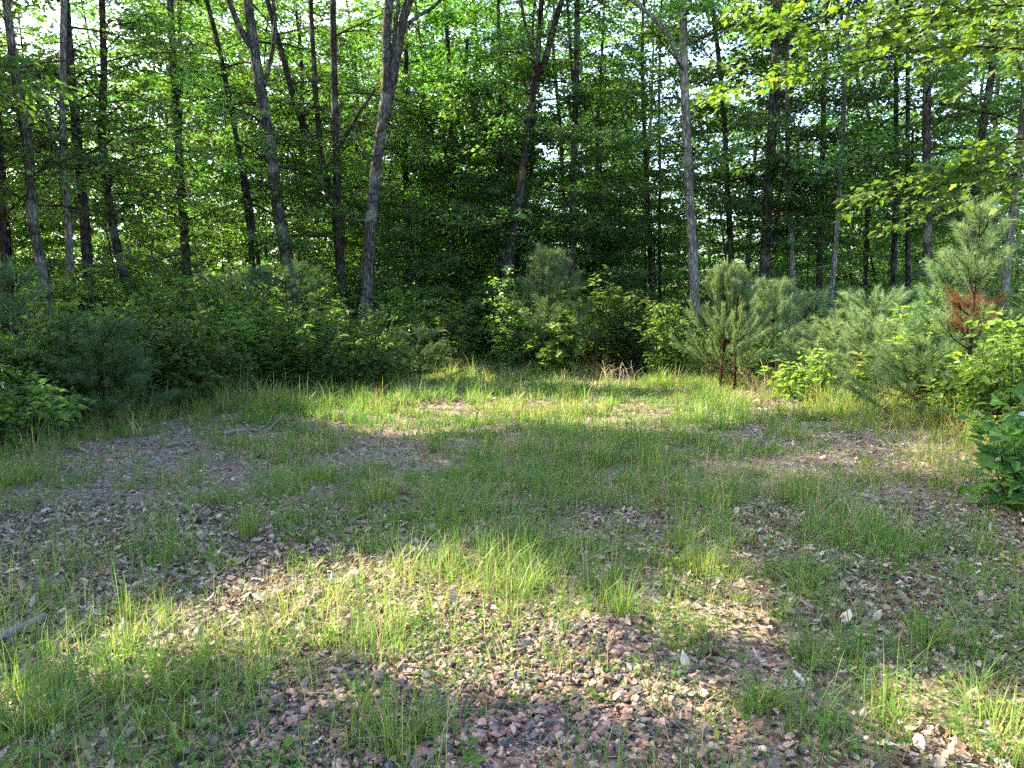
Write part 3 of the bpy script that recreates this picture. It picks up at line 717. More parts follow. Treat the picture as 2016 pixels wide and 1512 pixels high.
def place_bg():
    spots = []
    kinds = [dict(h=13, hmin=2.5, nl=40, Lm=2.8, leaf=.13, bark=M_BARK, r=.12), dict(h=15, hmin=4.0, nl=40, Lm=3.0, leaf=.13, bark=M_BARK, r=.15), dict(h=11, hmin=2.0, nl=36, Lm=2.4, leaf=.12, bark=M_BARKG, r=.09),
             dict(h=6.5, hmin=1.2, nl=26, Lm=2.3, leaf=.11, bark=M_BARK, r=.05), dict(h=5.0, hmin=.9, nl=22, Lm=2.0, leaf=.11, bark=M_BARK, r=.04), dict(h=8, hmin=1.6, nl=30, Lm=2.4, leaf=.11, bark=M_BARK, r=.06)]
    made = {}

    def put(k, x, y, li, sc):
        loc = (x, y, float(gz(x, y)))
        if y < 34 and keep_shade(np.array([[x + o, y + q, z] for z in ((2.8, 4.5, 7, 9.5) if k < 3 else (2, 3, 4.5)) for o in (-1.3, 0, 1.3) for q in (-1, 0, 1)])).mean() < .8: return
        if k not in made:
            made[k] = wood_tree('background_tree', loc=loc, label=BGL[li], cat='tree', group='trees in the wood behind the clearing', nlv=24, **kinds[k])
            made[k].scale = (sc,) * 3
        else: dup(made[k], loc, U(0, 6.28), sc, BGL[li])
    for i in range(34):                                    # tall ones
        Y = U(22, 34); x = U(-1, 1) * (.72 * Y + 2)
        if x > .1 * Y and rng.random() < .3: continue
        put(i % 3, x, Y, 0, U(.85, 1.2))
    for i in range(50):                                    # low leafy ones between the trunks
        Y = U(17.3, 27); x = U(-1, 1) * (.72 * Y + 1)
        if x > .1 * Y and rng.random() < .3: continue
        put(3 + i % 3, x, Y, 1, U(.75, 1.15))
    for i in range(44):                                    # leafy ones that close the view low between the right-hand trunks
        Y = U(26, 40); x = U(-.22, .8) * Y
        loc = (x, Y, float(gz(x, Y)))
        dup(made[3 + i % 3], loc, U(0, 6.28), U(.9, 1.35), BGL[1])
    for i in range(52):
        Y = U(34, 56); x = U(-1, .25 if i % 3 else 1) * (.72 * Y + 4)
        put(i % 3, x, Y, 2, U(1.1, 1.5))


place_bg()


# ------------------------------------------------------------------ shrubs and saplings of the bank
def shrub_mesh(h, rad, nst, leafL, ratio, nlv, shape, mat, bias=0.0, up=.5, whorl=False):
    st, lfm, lf = MB(), MB(), Leaf()
    for i in range(nst):
        a = U(0, 6.28); rr = rad * math.sqrt(U(0, 1)); hh = h * (1 - .45 * (rr / rad) ** 2) * U(.7, 1.05)
        b = np.array([rr * .3 * math.cos(a), rr * .3 * math.sin(a), -.1]); t = np.array([rr * math.cos(a), rr * math.sin(a), hh])
        line = smooth_line([b, b * .6 + t * .4 + np.append(rng.normal(0, .05, 2), hh * .1), t], .15)
        tube(st, line, np.linspace(.011, .003, len(line)), 4, 0)
        k = 7 if not whorl else 6
        for q in np.linspace(.3, 1, k):
            p = line[int(q * (len(line) - 1))]; n = nlv
            if whorl:
                th = U(0, 6.28) + np.arange(n) * 2.4; el = U(-.1, .6, n) * (.4 + .8 * q); D = np.stack([np.cos(th) * np.cos(el), np.sin(th) * np.cos(el), np.sin(el)], 1)
                P = p + rng.normal(0, .02, (n, 3)) + np.stack([np.zeros(n), np.zeros(n), U(-.12, .05, n)], 1)
                lf.add(P, D, np.array([0, 0, 1.]) + rng.normal(0, .25, (n, 3)), leafL * U(.7, 1.15, n))
            else:
                th = U(0, 6.28); e = U(-.1, .6); ll = U(.15, .38)
                twig_leaves(lf, p, p + ll * np.array([math.cos(th) * math.cos(e), math.sin(th) * math.cos(e), math.sin(e)]), n, leafL, .06, .45)
    P, D, N, L = (np.concatenate(q) for q in (lf.P, lf.D, lf.N, lf.L)); n = len(P)
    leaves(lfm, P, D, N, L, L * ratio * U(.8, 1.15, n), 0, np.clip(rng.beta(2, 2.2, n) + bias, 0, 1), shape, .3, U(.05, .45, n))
    return st, lfm


def shrub(name, loc, label, cat='shrub', group=None, mat=None, **kw):  # bias tints sunlit shrubs lighter and shaded ones darker
    root = thing(name, loc, label, cat, group); mat = mat or M_SHRUB
    st, lf = shrub_mesh(mat=mat, **kw)
    st.build('stem', [M_TWIG], root, (0, 0, 0), True); lf.build('foliage', [mat], root)
    return root


def at(x, y, Y=None):
    p = px(x, y, Y); return (p[0], p[1], float(gz(p[0], p[1])))


ROUND = dict(h=1.55, rad=.8, nst=20, leafL=.085, ratio=.6, nlv=15, shape=SIX)
CHEST = dict(h=1.7, rad=.7, nst=13, leafL=.17, ratio=.33, nlv=13, shape=LONG, whorl=True)
OVAL = dict(h=1.2, rad=.75, nst=18, leafL=.10, ratio=.52, nlv=13, shape=SIX)
LOW = dict(h=.6, rad=.5, nst=14, leafL=.075, ratio=.6, nlv=9, shape=SIX)

# shrubs the photograph shows one by one
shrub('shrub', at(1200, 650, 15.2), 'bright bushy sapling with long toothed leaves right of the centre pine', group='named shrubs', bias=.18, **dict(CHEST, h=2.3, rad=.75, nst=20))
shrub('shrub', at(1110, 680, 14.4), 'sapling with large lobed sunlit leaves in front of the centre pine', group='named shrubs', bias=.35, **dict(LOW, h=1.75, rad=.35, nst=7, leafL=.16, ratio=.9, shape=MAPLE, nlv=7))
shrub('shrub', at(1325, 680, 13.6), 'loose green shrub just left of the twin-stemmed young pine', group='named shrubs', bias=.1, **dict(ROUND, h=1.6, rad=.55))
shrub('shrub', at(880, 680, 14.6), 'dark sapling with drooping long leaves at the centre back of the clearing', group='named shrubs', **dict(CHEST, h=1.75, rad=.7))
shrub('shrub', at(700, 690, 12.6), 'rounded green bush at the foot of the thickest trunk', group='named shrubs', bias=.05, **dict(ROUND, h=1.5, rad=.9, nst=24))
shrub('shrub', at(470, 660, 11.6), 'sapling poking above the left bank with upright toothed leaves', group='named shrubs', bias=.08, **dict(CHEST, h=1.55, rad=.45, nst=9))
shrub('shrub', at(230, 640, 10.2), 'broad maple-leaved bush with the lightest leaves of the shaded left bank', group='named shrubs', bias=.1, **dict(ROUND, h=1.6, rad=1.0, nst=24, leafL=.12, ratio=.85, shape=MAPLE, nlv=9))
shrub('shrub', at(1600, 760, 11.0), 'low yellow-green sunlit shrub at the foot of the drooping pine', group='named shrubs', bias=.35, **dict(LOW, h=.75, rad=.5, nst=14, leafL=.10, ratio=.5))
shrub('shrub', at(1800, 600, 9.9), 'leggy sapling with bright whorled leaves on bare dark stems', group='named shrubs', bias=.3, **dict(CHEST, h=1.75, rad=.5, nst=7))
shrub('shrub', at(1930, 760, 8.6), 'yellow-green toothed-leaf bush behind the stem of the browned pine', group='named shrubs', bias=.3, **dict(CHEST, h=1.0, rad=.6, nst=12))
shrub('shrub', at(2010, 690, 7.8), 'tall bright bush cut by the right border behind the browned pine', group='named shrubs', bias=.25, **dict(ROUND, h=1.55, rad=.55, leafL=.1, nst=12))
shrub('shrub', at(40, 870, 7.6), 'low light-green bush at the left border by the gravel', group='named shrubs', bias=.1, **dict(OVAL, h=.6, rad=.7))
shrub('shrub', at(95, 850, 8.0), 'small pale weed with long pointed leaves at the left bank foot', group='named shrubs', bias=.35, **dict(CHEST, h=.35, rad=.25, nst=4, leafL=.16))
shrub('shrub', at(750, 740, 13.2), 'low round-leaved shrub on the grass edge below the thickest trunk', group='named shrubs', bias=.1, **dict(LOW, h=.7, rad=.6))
shrub('sapling', at(2035, 1010, 5.3), 'broad-leaved sapling with shade-darkened leaves on thin stems at the right border of the clearing', group='named shrubs', bias=-.3, **dict(LOW, h=.92, rad=.38, nst=9, leafL=.125, ratio=.7, nlv=8, shape=SIX))  # low bias paints shade into the leaf colour

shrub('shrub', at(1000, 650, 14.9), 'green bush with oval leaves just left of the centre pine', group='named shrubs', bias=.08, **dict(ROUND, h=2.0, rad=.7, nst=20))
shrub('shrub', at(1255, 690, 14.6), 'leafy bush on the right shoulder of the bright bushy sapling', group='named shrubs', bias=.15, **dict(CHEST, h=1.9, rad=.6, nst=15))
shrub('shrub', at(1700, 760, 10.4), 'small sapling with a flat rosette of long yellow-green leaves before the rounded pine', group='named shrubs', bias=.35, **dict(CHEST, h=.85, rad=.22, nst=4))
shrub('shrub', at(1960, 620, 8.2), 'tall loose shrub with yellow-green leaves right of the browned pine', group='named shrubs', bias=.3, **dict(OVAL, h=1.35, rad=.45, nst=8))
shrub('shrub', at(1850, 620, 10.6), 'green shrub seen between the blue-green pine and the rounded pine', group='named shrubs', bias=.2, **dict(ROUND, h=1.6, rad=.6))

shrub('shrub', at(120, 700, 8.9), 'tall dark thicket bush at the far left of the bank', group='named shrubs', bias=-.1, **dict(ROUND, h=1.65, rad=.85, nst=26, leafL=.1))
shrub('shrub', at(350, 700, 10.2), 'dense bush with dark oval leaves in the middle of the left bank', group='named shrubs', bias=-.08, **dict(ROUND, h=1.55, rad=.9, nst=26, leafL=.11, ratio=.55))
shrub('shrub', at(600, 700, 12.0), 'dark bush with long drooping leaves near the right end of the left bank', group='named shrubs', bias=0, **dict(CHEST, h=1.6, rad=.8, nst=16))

FILL = ['dark-green leafy shrub packed in the shaded left bank', 'leafy shrub packed in the undergrowth behind the far grass edge', 'sunlit leafy shrub packed in among the pines on the right', 'low leafy undergrowth plant at the rim of the clearing']
fproto = {}


def fill(kind, kw, x, y, li, sc):
    loc = (x, y, float(gz(x, y))); lab = FILL[li]
    if kind not in fproto:
        fproto[kind] = shrub('shrub', loc, lab, group='undergrowth shrubs round the clearing', **kw); fproto[kind].scale = (sc,) * 3
    else: dup(fproto[kind], loc, U(0, 6.28), sc, lab)


def along(t):
    """a point of the edge line and its outward normal, t in 0..1"""
    seg = np.linalg.norm(np.diff(EDGE, axis=0), axis=1); c = np.concatenate([[0], np.cumsum(seg)]); s = t * c[-1]
    i = min(np.searchsorted(c, s, 'right') - 1, len(seg) - 1); f = (s - c[i]) / seg[i]; d = (EDGE[i + 1] - EDGE[i]) / seg[i]
    return EDGE[i] + (EDGE[i + 1] - EDGE[i]) * f, np.array([-d[1], d[0]])


FK = [('round', ROUND), ('round2', dict(ROUND, h=1.4, rad=.9, leafL=.1)), ('chest', CHEST), ('oval', dict(ROUND, h=1.35, rad=.8, nst=16, leafL=.125, ratio=.85, shape=MAPLE, nlv=9)), ('low', LOW), ('low2', dict(LOW, leafL=.1, ratio=.45, h=.5))]
for row, (o0, o1, n, sc0, sc1) in enumerate(((.35, .8, 46, .5, .95), (1.2, 1.9, 40, .75, 1.0), (2.3, 3.3, 40, .95, 1.3), (3.6, 5.5, 46, 1.1, 1.75))):
    for t in np.linspace(.04, .96, n):
        p, nn = along(t + U(-.008, .008)); q = p + nn * U(o0, o1)
        if q[1] < 3 or abs(q[0]) > .75 * q[1] + 1.5: continue
        zone = 0 if q[0] < -2.2 else (1 if q[0] < 2.4 else 2)
        if zone == 2 and row in (0, 1) and rng.random() < .55: continue
        k = rng.integers(4, 6) if row == 0 else rng.integers(0, 4)
        if row == 0 and rng.random() < .3: k = 3
        fill(*FK[k], q[0], q[1], 3 if row == 0 else zone, U(sc0, sc1) * (.85 if zone == 2 else 1))


def far_growth():
    mb = MB(); n = 9000
    Y = 18.5 + 45 * rng.random(n) ** 1.3; X = U(-1, 1, n) * (.75 * Y + 3)
    k = edge_dist(X, Y) > 2.5; X, Y = X[k], Y[k]; n = len(X)
    h = (.5 + 1.3 * fnoise(X * .35, Y * .35, 61)) * U(.5, 1.1, n); m = 26; idx = np.repeat(np.arange(n), m); N = len(idx)
    a = U(0, 6.28, N); rr = .5 * np.sqrt(rng.random(N)) * (1 + Y[idx] / 40)
    x, y = X[idx] + rr * np.cos(a), Y[idx] + rr * np.sin(a)
    P = np.stack([x, y, gz(x, y) + h[idx] * rng.random(N) ** .7], 1); el = U(-.4, .5, N)
    D = np.stack([np.cos(a) * np.cos(el), np.sin(a) * np.cos(el), np.sin(el)], 1)
    L = U(.09, .17, N) * (1 + .4 * (Y[idx] - 18) / 30)
    leaves(mb, P, D, np.array([0, 0, 1.]) + rng.normal(0, .5, (N, 3)), L, L * .62, 0, rng.beta(2, 2, N), DIA)
    tag(mb.build('undergrowth', [M_SHRUB]), 'low green undergrowth covering the floor of the wood', kind='stuff')


far_growth()


def far_wood():
    mb = MB(); n = 5200
    Y = U(62, 120, n); X = U(-1, 1, n) * (.75 * Y + 4); top = 8 + 10 * fnoise(X * .09, Y * .09, 88)
    h = top * rng.random(n) ** .8; m = 30; idx = np.repeat(np.arange(n), m); N = len(idx)
    c = np.stack([X, Y, gz(X, Y) + h], 1)[idx]; P = c + rng.normal(0, 1, (N, 3)) * np.array([1.3, 1.3, .5]); a = U(0, 6.28, N); el = U(-.5, .4, N)
    D = np.stack([np.cos(a) * np.cos(el), np.sin(a) * np.cos(el), np.sin(el)], 1); L = U(.25, .42, N)
    leaves(mb, P, D, np.array([0, 0, 1.]) + rng.normal(0, .5, (N, 3)), L, L * .7, 0, rng.beta(2.4, 1.8, N), DIA)
    tag(mb.build('far_wood', [M_CANOPY]), 'sunlit mass of leaves of the far wood behind the trunks', kind='stuff')


far_wood()

# ------------------------------------------------------------------ pines
def needles(mb, p, d, L, n, nl, mat, tint, spread=.8, start=0.0):
    """needles round a shoot from p along unit d"""
    ref = np.array([0, 0, 1.]) if abs(d[2]) < .9 else np.array([1., 0, 0])
    a = norm(np.cross(d, ref)); b = np.cross(d, a); t = start + (1 - start) * rng.random(n); th = U(0, 6.28, n); sp = spread * U(.7, 1.25, n)
    rad = a * np.cos(th)[:, None] + b * np.sin(th)[:, None]
    D = d * np.cos(sp)[:, None] + rad * np.sin(sp)[:, None]; D[:, 2] -= .08
    P = p + d * (L * t)[:, None]; D = norm(D); l = nl * U(.6, 1.15, n)
    s = norm(np.cross(D, rng.normal(0, 1, (n, 3)))) * .0032
    V = np.stack([P - s, P + s, P + D * l[:, None] + np.array([0, 0, -.01])], 1)
    mb.add(V.reshape(-1, 3), np.arange(3 * n).reshape(-1, 3), mat, np.clip(tint + rng.normal(0, .12, n), 0, 1))


def pine(loc, label, h, reach, whorls=6, per=5, nl=.10, dense=70, upright=.6, stems=1, tint=.5, bare=.25, dead=None, lean=(0, 0), shoots=3, name='pine_tree', cat='pine tree', group='young pines round the clearing', needle=None, spread=.75, inner=.22):  # tint paints sunlit pines paler and shaded pines darker
    root = thing(name, loc, label, cat, group); wood, nd, dd = MB(), MB(), MB()
    for s in range(stems):
        off = np.array([0, 0, 0.]) if s == 0 else np.array([.28, .08, 0]); hh = h * (1 if s == 0 else .93)
        topp = off + np.array([lean[0], lean[1], hh]); line = smooth_line([off + [0, 0, -.05], off * .9 + topp * .5 + np.append(rng.normal(0, .03, 2), -.0) - off * .45, topp], .12)
        tube(wood, line, np.linspace(.012 + .012 * h, .006, len(line)), 7, 0)
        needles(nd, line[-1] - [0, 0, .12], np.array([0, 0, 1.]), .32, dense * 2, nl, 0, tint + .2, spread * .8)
        for w in range(whorls):
            t = bare + (1 - bare) * (w + .5 * U(.6, 1)) / whorls; p = line[min(int(t * (len(line) - 1)), len(line) - 1)]
            for k in range(per):
                a = U(0, 6.28) if per < 3 else w * .7 + k * 2 * math.pi / per + U(-.3, .3)
                isdead = dead is not None and dead[0] < t < dead[1]
                L = (reach * (1.05 - .8 * t) * U(.75, 1.15) + .12) * (.5 if isdead else 1); e = upright * (.2 + .9 * t) + U(-.15, .2)
                pts = [p]; ee = e
                for q in range(4):
                    pts.append(pts[-1] + L / 4 * np.array([math.cos(a) * math.cos(ee), math.sin(a) * math.cos(ee), math.sin(ee)])); ee += .14 * upright + U(-.05, .1)
                pts = np.array(pts); tube(wood, pts, np.linspace(.010, .004, 5), 4, 0)
                M, mi = (dd, 0) if isdead else (nd, 0)
                dirn = norm(pts[-1] - pts[-2])
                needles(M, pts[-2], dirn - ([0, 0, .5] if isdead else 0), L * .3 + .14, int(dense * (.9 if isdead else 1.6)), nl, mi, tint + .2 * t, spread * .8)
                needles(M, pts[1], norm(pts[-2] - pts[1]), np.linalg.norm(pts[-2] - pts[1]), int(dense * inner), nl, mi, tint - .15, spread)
                for j in range(shoots):
                    q = pts[1 + j % 3] * .5 + pts[2 + j % 3] * .5; aa = a + (1 if j % 2 else -1) * U(.4, .9); e2 = e + U(0, .35) * upright + .1; dv = np.array([math.cos(aa) * math.cos(e2), math.sin(aa) * math.cos(e2), math.sin(e2)]); sl = L * .35 + .1
                    tube(wood, np.array([q, q + dv * sl]), [.005, .003], 3, 0)
                    needles(M, q, dv, sl + .06, dense, nl, mi, tint + .05, spread, .15)
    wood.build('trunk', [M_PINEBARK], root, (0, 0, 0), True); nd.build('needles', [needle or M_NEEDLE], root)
    if dead is not None: dd.build('dead_needles', [M_DEADNEEDLE], root)
    return root


def apx(x, ytop, Y):
    p = px(x, ytop, Y); g = float(gz(p[0], p[1])); return (p[0], p[1], g), p[2] - g


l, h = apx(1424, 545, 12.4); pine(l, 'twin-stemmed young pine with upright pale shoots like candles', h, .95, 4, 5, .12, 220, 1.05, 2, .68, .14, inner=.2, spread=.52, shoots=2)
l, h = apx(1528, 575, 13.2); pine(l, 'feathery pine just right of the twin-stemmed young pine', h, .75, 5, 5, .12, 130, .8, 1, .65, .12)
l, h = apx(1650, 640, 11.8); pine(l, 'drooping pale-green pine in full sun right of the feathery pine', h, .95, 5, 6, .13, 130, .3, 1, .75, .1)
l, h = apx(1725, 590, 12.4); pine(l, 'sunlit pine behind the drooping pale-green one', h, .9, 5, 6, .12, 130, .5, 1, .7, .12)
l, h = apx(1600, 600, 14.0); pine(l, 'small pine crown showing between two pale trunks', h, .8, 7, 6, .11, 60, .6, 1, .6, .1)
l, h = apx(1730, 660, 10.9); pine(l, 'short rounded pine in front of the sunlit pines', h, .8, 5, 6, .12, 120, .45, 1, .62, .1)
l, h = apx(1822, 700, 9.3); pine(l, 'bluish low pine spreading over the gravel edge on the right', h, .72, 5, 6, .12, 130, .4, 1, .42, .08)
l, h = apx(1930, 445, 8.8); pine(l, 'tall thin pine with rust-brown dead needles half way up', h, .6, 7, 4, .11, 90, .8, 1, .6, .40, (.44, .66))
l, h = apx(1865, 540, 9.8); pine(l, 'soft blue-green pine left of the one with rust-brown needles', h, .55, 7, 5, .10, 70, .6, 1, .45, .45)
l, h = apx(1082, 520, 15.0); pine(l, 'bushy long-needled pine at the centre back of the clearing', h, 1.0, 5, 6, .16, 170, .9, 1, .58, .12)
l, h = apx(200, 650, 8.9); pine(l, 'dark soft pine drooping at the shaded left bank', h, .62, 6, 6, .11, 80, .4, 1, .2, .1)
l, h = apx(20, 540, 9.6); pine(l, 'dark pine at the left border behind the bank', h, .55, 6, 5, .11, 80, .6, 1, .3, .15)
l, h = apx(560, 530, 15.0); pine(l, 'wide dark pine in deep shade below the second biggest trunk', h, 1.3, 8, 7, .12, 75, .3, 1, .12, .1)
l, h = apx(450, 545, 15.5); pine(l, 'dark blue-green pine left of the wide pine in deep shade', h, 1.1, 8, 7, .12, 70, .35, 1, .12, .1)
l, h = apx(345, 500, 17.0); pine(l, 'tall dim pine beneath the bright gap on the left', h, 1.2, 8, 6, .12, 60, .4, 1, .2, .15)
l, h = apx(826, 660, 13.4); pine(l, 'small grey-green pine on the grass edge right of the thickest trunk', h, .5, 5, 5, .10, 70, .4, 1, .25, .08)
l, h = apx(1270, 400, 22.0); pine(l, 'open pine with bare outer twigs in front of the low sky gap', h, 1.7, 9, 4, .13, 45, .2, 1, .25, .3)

# a fallen brown pine twig hanging in the bank, and dry stalks
def stalks(name, loc, label, n, h, spread, lean, mat=M_STRAW, r=.003, cat='dry stalks', group=None):
    root = thing(name, loc, label, cat, group); mb = MB()
    for i in range(n):
        a = U(0, 6.28); b = np.array([U(-1, 1) * spread, U(-1, 1) * spread * .5, -.02]); hh = h * U(.6, 1.05); ll = lean * U(.3, 1.2)
        line = smooth_line([b, b + [ll * .25 * math.cos(a), ll * .25 * math.sin(a), hh * .6], b + [ll * math.cos(a), ll * math.sin(a), hh * (1 - .25 * min(ll, 1))]], .08)
        tube(mb, line, np.linspace(r, r * .5, len(line)), 4, 0, U(.3, 1))
    mb.build('stem', [mat], root); return root


def gl(x, y):
    p = gp(x, y); return (p[0], p[1], float(gz(p[0], p[1])))


stalks('dry_grass', gl(1500, 790), 'tall bleached grass stalks arching left of the drooping pine', 16, .75, .16, .45)
stalks('dry_grass', gl(1705, 800), 'few bleached stalks standing below the short rounded pine', 6, .5, .08, .15)
stalks('dry_grass', gl(270, 858), 'three bare whitish stalks standing at the left gravel edge', 4, .28, .05, .08)
stalks('dry_grass', gl(1215, 757), 'tawny dry grass clump glowing at the far grass edge', 36, .42, .32, .3)
stalks('dry_grass', gl(345, 1290), 'single long bleached stalk leaning left in the near left grass', 1, .36, .0, .12, r=.0022)
stalks('dry_grass', gl(400, 800), 'brown arching stalks hanging over the edge of the left bank', 10, .55, .3, .6)
stalks('plant_stem', gl(1233, 868), 'lone dark upright stem standing in the middle of the clearing', 1, .42, 0, .03, M_TWIG, .005, 'stem')
stalks('plant_stem', gl(790, 790), 'slender pale green weed stalks at the left end of the sunlit band', 5, .5, .12, .1, M_STEM, .004, 'stem')
stalks('plant_stem', gl(1050, 800), 'single thin green weed stalk standing in the far sunlit band', 1, .35, .0, .05, M_STEM, .004, 'stem')


# ------------------------------------------------------------------ fallen wood
def stick(name, pts, r0, r1, label, mat, side=()):
    P = np.array([[*gl(x, y)] for x, y in pts]); P[:, 2] += r0 * .8 + .012; o = P[0].copy()
    root = thing(name, o, label, 'fallen branch'); mb = MB(); line = smooth_line(P, .12)
    line[:, 2] += .004 * np.sin(np.arange(len(line)) * 1.3)
    rad = np.linspace(r0, r1, len(line)); tube(mb, np.vstack([line[0], line, line[-1]]), np.concatenate([[.001], rad, [.001]]), 10, 0, .5, .05)
    for t, dx, dy, dz in side:
        p = line[int(t * (len(line) - 1))]; tube(mb, np.array([p, p + [dx, dy, dz]]), [r1, r1 * .4], 6)
    mb.build('wood', [mat], root, o, True); return root


stick('fallen_branch', S(-70, 1300, 0, 1266, 45, 1245, 88, 1222), .026, .018, 'short weathered grey log lying at the left border', M_WEATHERED)
stick('fallen_branch', S(440, 856, 480, 850, 522, 851, 548, 832), .022, .010, 'crooked bluish-grey branch lying on the left wheel track', M_WEATHERED, [(.8, .1, .12, .12)])
stick('fallen_branch', S(330, 882, 352, 876, 372, 880), .018, .012, 'stub of grey branch near the crooked branch on the left track', M_WEATHERED)
stick('fallen_branch', S(1625, 817, 1670, 818, 1710, 820), .012, .008, 'thin dark stick on the leaf litter below the sunlit pines', M_TWIG)


# a few tufts that stand out from the rest of the grass
def tuft(x, y, label, n, h, rad, lean, t0=.1, t1=.7):  # raised tint range paints the sunlit tufts yellower
    loc = gl(x, y); o = thing('grass_tuft', loc, label, 'grass tuft', 'single grass tufts in the clearing'); mb = MB()
    th = U(0, 6.28, n); rr = rad * np.sqrt(rng.random(n)); P = np.stack([rr * np.cos(th), rr * np.sin(th), np.full(n, -.01)], 1)
    blades(mb, P, th + U(-.6, .6, n), h * U(.45, 1.1, n), U(.0024, .0044, n) * max(1, loc[1] / 7), np.abs(rng.normal(lean, .25, n)), np.where(rng.random(n) < .06, U(.8, 1, n), U(t0, t1, n)))
    mb.build('blade', [M_GRASS], o)


tuft(1275, 915, 'tallest upright green tuft right of centre in the clearing', 170, .42, .10, .22)
tuft(1030, 1080, 'big bushy tuft with a browned foot at the centre of the clearing', 200, .30, .09, .5)
tuft(490, 1060, 'upright bright tuft left of centre, alone in the leaf litter', 130, .34, .05, .14)
tuft(745, 985, 'broad soft tuft left of the bushy centre tuft', 170, .36, .12, .35)
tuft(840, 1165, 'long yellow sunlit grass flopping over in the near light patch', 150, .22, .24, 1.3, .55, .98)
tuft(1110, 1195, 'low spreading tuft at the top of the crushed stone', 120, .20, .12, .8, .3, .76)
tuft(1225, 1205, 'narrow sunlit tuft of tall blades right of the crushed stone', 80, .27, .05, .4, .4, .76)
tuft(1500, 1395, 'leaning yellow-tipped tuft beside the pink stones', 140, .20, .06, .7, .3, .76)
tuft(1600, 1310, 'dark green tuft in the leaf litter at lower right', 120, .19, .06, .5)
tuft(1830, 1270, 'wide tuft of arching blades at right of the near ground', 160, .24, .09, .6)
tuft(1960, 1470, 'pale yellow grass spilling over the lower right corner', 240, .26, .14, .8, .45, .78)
tuft(770, 1490, 'broad-bladed tuft rising from the stones at the bottom edge', 60, .26, .06, .25)
tuft(1340, 1075, 'row of thin upright blades at the right rim of the shade', 130, .30, .10, .3)
tuft(60, 1440, 'coarse arching grass in the lower left corner', 200, .24, .14, .7)
tuft(640, 945, 'bright short tuft at the edge of the left wheel track', 150, .26, .10, .4, .3, .74)
tuft(1105, 1300, 'small sunlit tuft growing out of the middle of the pink stones', 60, .13, .06, .7, .3, .8)
tuft(1190, 1325, 'tiny sparse tuft of short blades in the pink stones', 40, .12, .05, .6, .3, .8)
tuft(850, 1450, 'upright green tuft at the left flank of the pink stones', 70, .2, .07, .4)
tuft(700, 1440, 'loose weedy tuft standing between the two beds of stones', 90, .17, .1, .6)
tuft(1340, 1270, 'bright yellow-green tuft at the right rim of the pink stones', 80, .17, .06, .6, .4, .8)
tuft(720, 1290, 'low sunlit tuft above the left bed of stones', 100, .15, .09, .9, .4, .85)
tuft(1380, 1130, 'long sunlit blades standing at the right end of the near light patch', 120, .27, .10, .4, .4, .76)


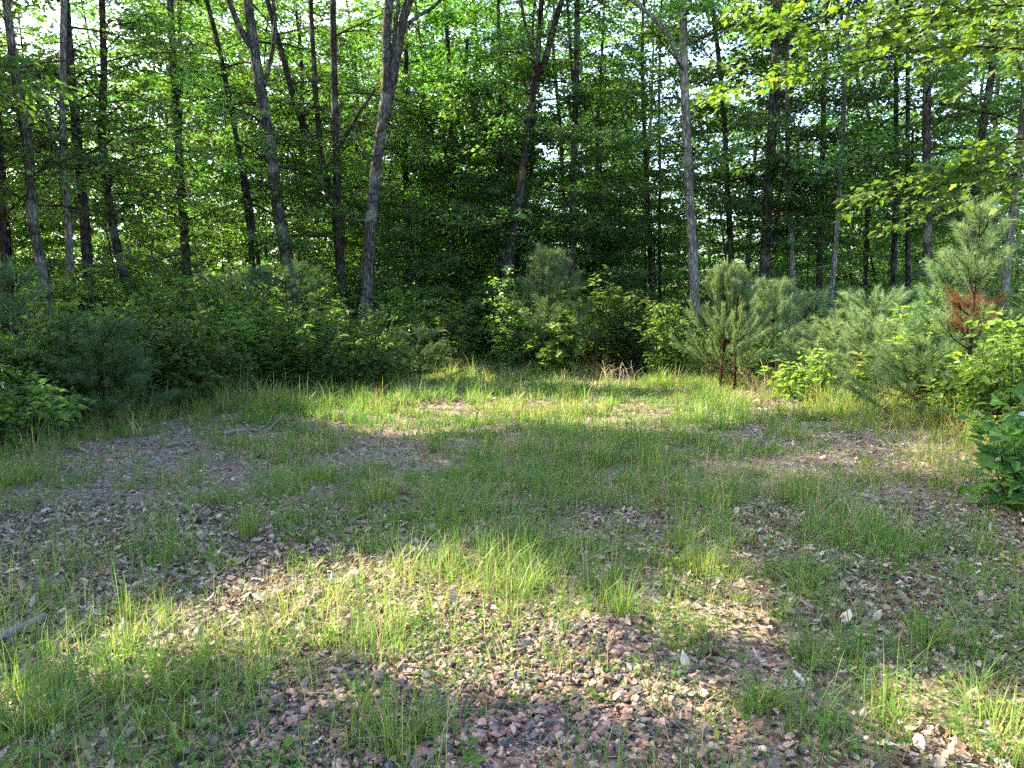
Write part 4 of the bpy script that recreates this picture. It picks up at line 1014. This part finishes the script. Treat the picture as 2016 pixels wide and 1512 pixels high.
# ------------------------------------------------------------------ the maple reaching in from the right
def maple():
    b = np.array([5.3, 4.6, float(gz(5.3, 4.6))])
    root = thing('maple_tree', b, 'red maple whose bright leafy branches reach in from the upper right corner', 'maple tree')
    wood, tw, lf = MB(), MB(), Leaf()
    line = smooth_line([b - [0, 0, .1], b + [.05, .05, 2], b + [.0, .1, 4.2], b + [.1, .2, 7]], .3); tube(wood, line, np.linspace(.11, .04, len(line)), 10, 0, .5, .05)
    def br(pts, r0, ntw, ll, nlv, lvl=1.0, sz=.056):
        Q = [line[int(np.argmin(np.abs(line[:, 2] - px(*pts[0])[2] + .25)))]] + [px(*q) for q in pts]
        Q = smooth_line(Q, .08); rr = np.linspace(r0, .0025, len(Q)); tube(wood, Q, rr, 6, 0)
        s = 1
        for i in np.linspace(len(Q) * .30, len(Q) - 1, ntw).astype(int):
            d = Q[i] - Q[max(i - 2, 0)]; a = math.atan2(d[1], d[0]) + s * U(.5, 1.2); s = -s; e = U(-.25, .35)
            l2 = ll * U(.5, 1.2); q = Q[i] + l2 * np.array([math.cos(a) * math.cos(e), math.sin(a) * math.cos(e), math.sin(e)])
            tube(tw, np.array([Q[i], (Q[i] + q) / 2 + [0, 0, .02], q]), [.0035, .0025, .0015], 3, 0)
            n = int(nlv * 2.5); t = U(.1, 1.08, n); P = Q[i] + (q - Q[i]) * t[:, None] + rng.normal(0, .03, (n, 3))
            aa = a + U(-1.5, 1.5, n); el = U(-.6, .15, n)
            D = np.stack([np.cos(aa) * np.cos(el), np.sin(aa) * np.cos(el), np.sin(el)], 1)
            lf.add(P + D * .02, D, np.array([-.15, -.1, 1.]) + rng.normal(0, .33, (n, 3)), sz * U(.42, 1.35, n))
    br([(2060, 100, 4.8), (1880, 92, 4.9), (1760, 110, 4.9), (1650, 132, 5.0), (1540, 150, 5.1), (1425, 178, 5.2)], .014, 34, .36, 9)
    br([(2080, 20, 4.6), (1900, 20, 4.7), (1750, 40, 4.7), (1640, 60, 4.8), (1540, 50, 4.9)], .012, 32, .38, 10)
    br([(2080, -40, 4.4), (1900, -40, 4.6), (1700, -30, 4.9), (1560, 0, 5.0), (1450, 5, 5.2)], .012, 32, .36, 10)
    br([(2080, 60, 5.4), (1950, 50, 5.5), (1800, 55, 5.6), (1690, 80, 5.8)], .012, 26, .4, 10)
    br([(2080, 270, 4.6), (1960, 310, 4.8), (1850, 348, 4.9), (1760, 378, 5.0), (1690, 395, 5.1)], .011, 30, .30, 9)
    br([(2080, 340, 4.8), (1980, 370, 4.9), (1890, 400, 5.0), (1800, 430, 5.1)], .010, 26, .30, 9)
    br([(2090, 130, 4.2), (2010, 160, 4.3), (1930, 150, 4.4)], .010, 12, .26, 7)
    for hh in np.linspace(4.5, 6.8, 9):                    # the rest of its crown, over the frame
        p = line[int(np.argmin(np.abs(line[:, 2] - hh)))]
        grow_limb(tw, lf, p, U(-1.2, 1.2), U(.1, .6), U(1.2, 2.2), .014, .08, 9, 16)
    o = np.array(root.location)
    wood.build('trunk', [M_TWIG], root, o, True)
    mb = tw; P, D, N, L = (np.concatenate(q) for q in (lf.P, lf.D, lf.N, lf.L)); n = len(P)
    leaves(mb, P, D, N, L, L * U(.9, 1.15, n), 1, rng.beta(2, 2, n), MAPLE, .22, U(.05, .4, n))
    mb.build('crown', [M_TWIG, M_MAPLE], root, o)


maple()

# ------------------------------------------------------------------ light, sky, camera
w = bpy.data.worlds.new('World'); scene.world = w; w.use_nodes = True
nt = w.node_tree; nt.nodes.clear(); out = nt.nodes.new('ShaderNodeOutputWorld'); bg = nt.nodes.new('ShaderNodeBackground'); sky = nt.nodes.new('ShaderNodeTexSky')
sky.sky_type = 'NISHITA'; sky.sun_disc = False; sky.sun_elevation = SUN_EL; sky.sun_rotation = math.atan2(SUN[0], SUN[1]); sky.air_density = .8; sky.dust_density = 3.0; sky.ozone_density = 1.0
bg.inputs[1].default_value = .15
nt.links.new(sky.outputs[0], bg.inputs[0]); nt.links.new(bg.outputs[0], out.inputs[0])

ld = bpy.data.lights.new('sun', 'SUN'); ld.energy = 4.2; ld.angle = R(.5); ld.color = (1, .85, .60)
lo = bpy.data.objects.new('sun', ld); COL.objects.link(lo)
lo.rotation_euler = Vector(tuple(-SUN)).to_track_quat('-Z', 'Y').to_euler()

cd = bpy.data.cameras.new('camera'); cam = bpy.data.objects.new('camera', cd); COL.objects.link(cam)
cd.sensor_fit = 'HORIZONTAL'; cd.sensor_width = 36; cd.lens = 36 * F / 2016; cd.clip_start = .05; cd.clip_end = 3000
cam.location = tuple(CAM); cam.rotation_euler = (math.pi / 2 - PITCH, 0, 0)
scene.camera = cam

vs = scene.view_settings; vs.view_transform = 'Standard'; vs.look = 'None'; vs.gamma = 1; vs.use_curve_mapping = False
vs.exposure = 3.1
cy = scene.cycles
cy.max_bounces = 7; cy.diffuse_bounces = 5; cy.glossy_bounces = 2; cy.transmission_bounces = 4; cy.transparent_max_bounces = 2
cy.caustics_reflective = False; cy.caustics_refractive = False; cy.sample_clamp_indirect = 1.5
cy.use_adaptive_sampling = False; cy.use_denoising = False
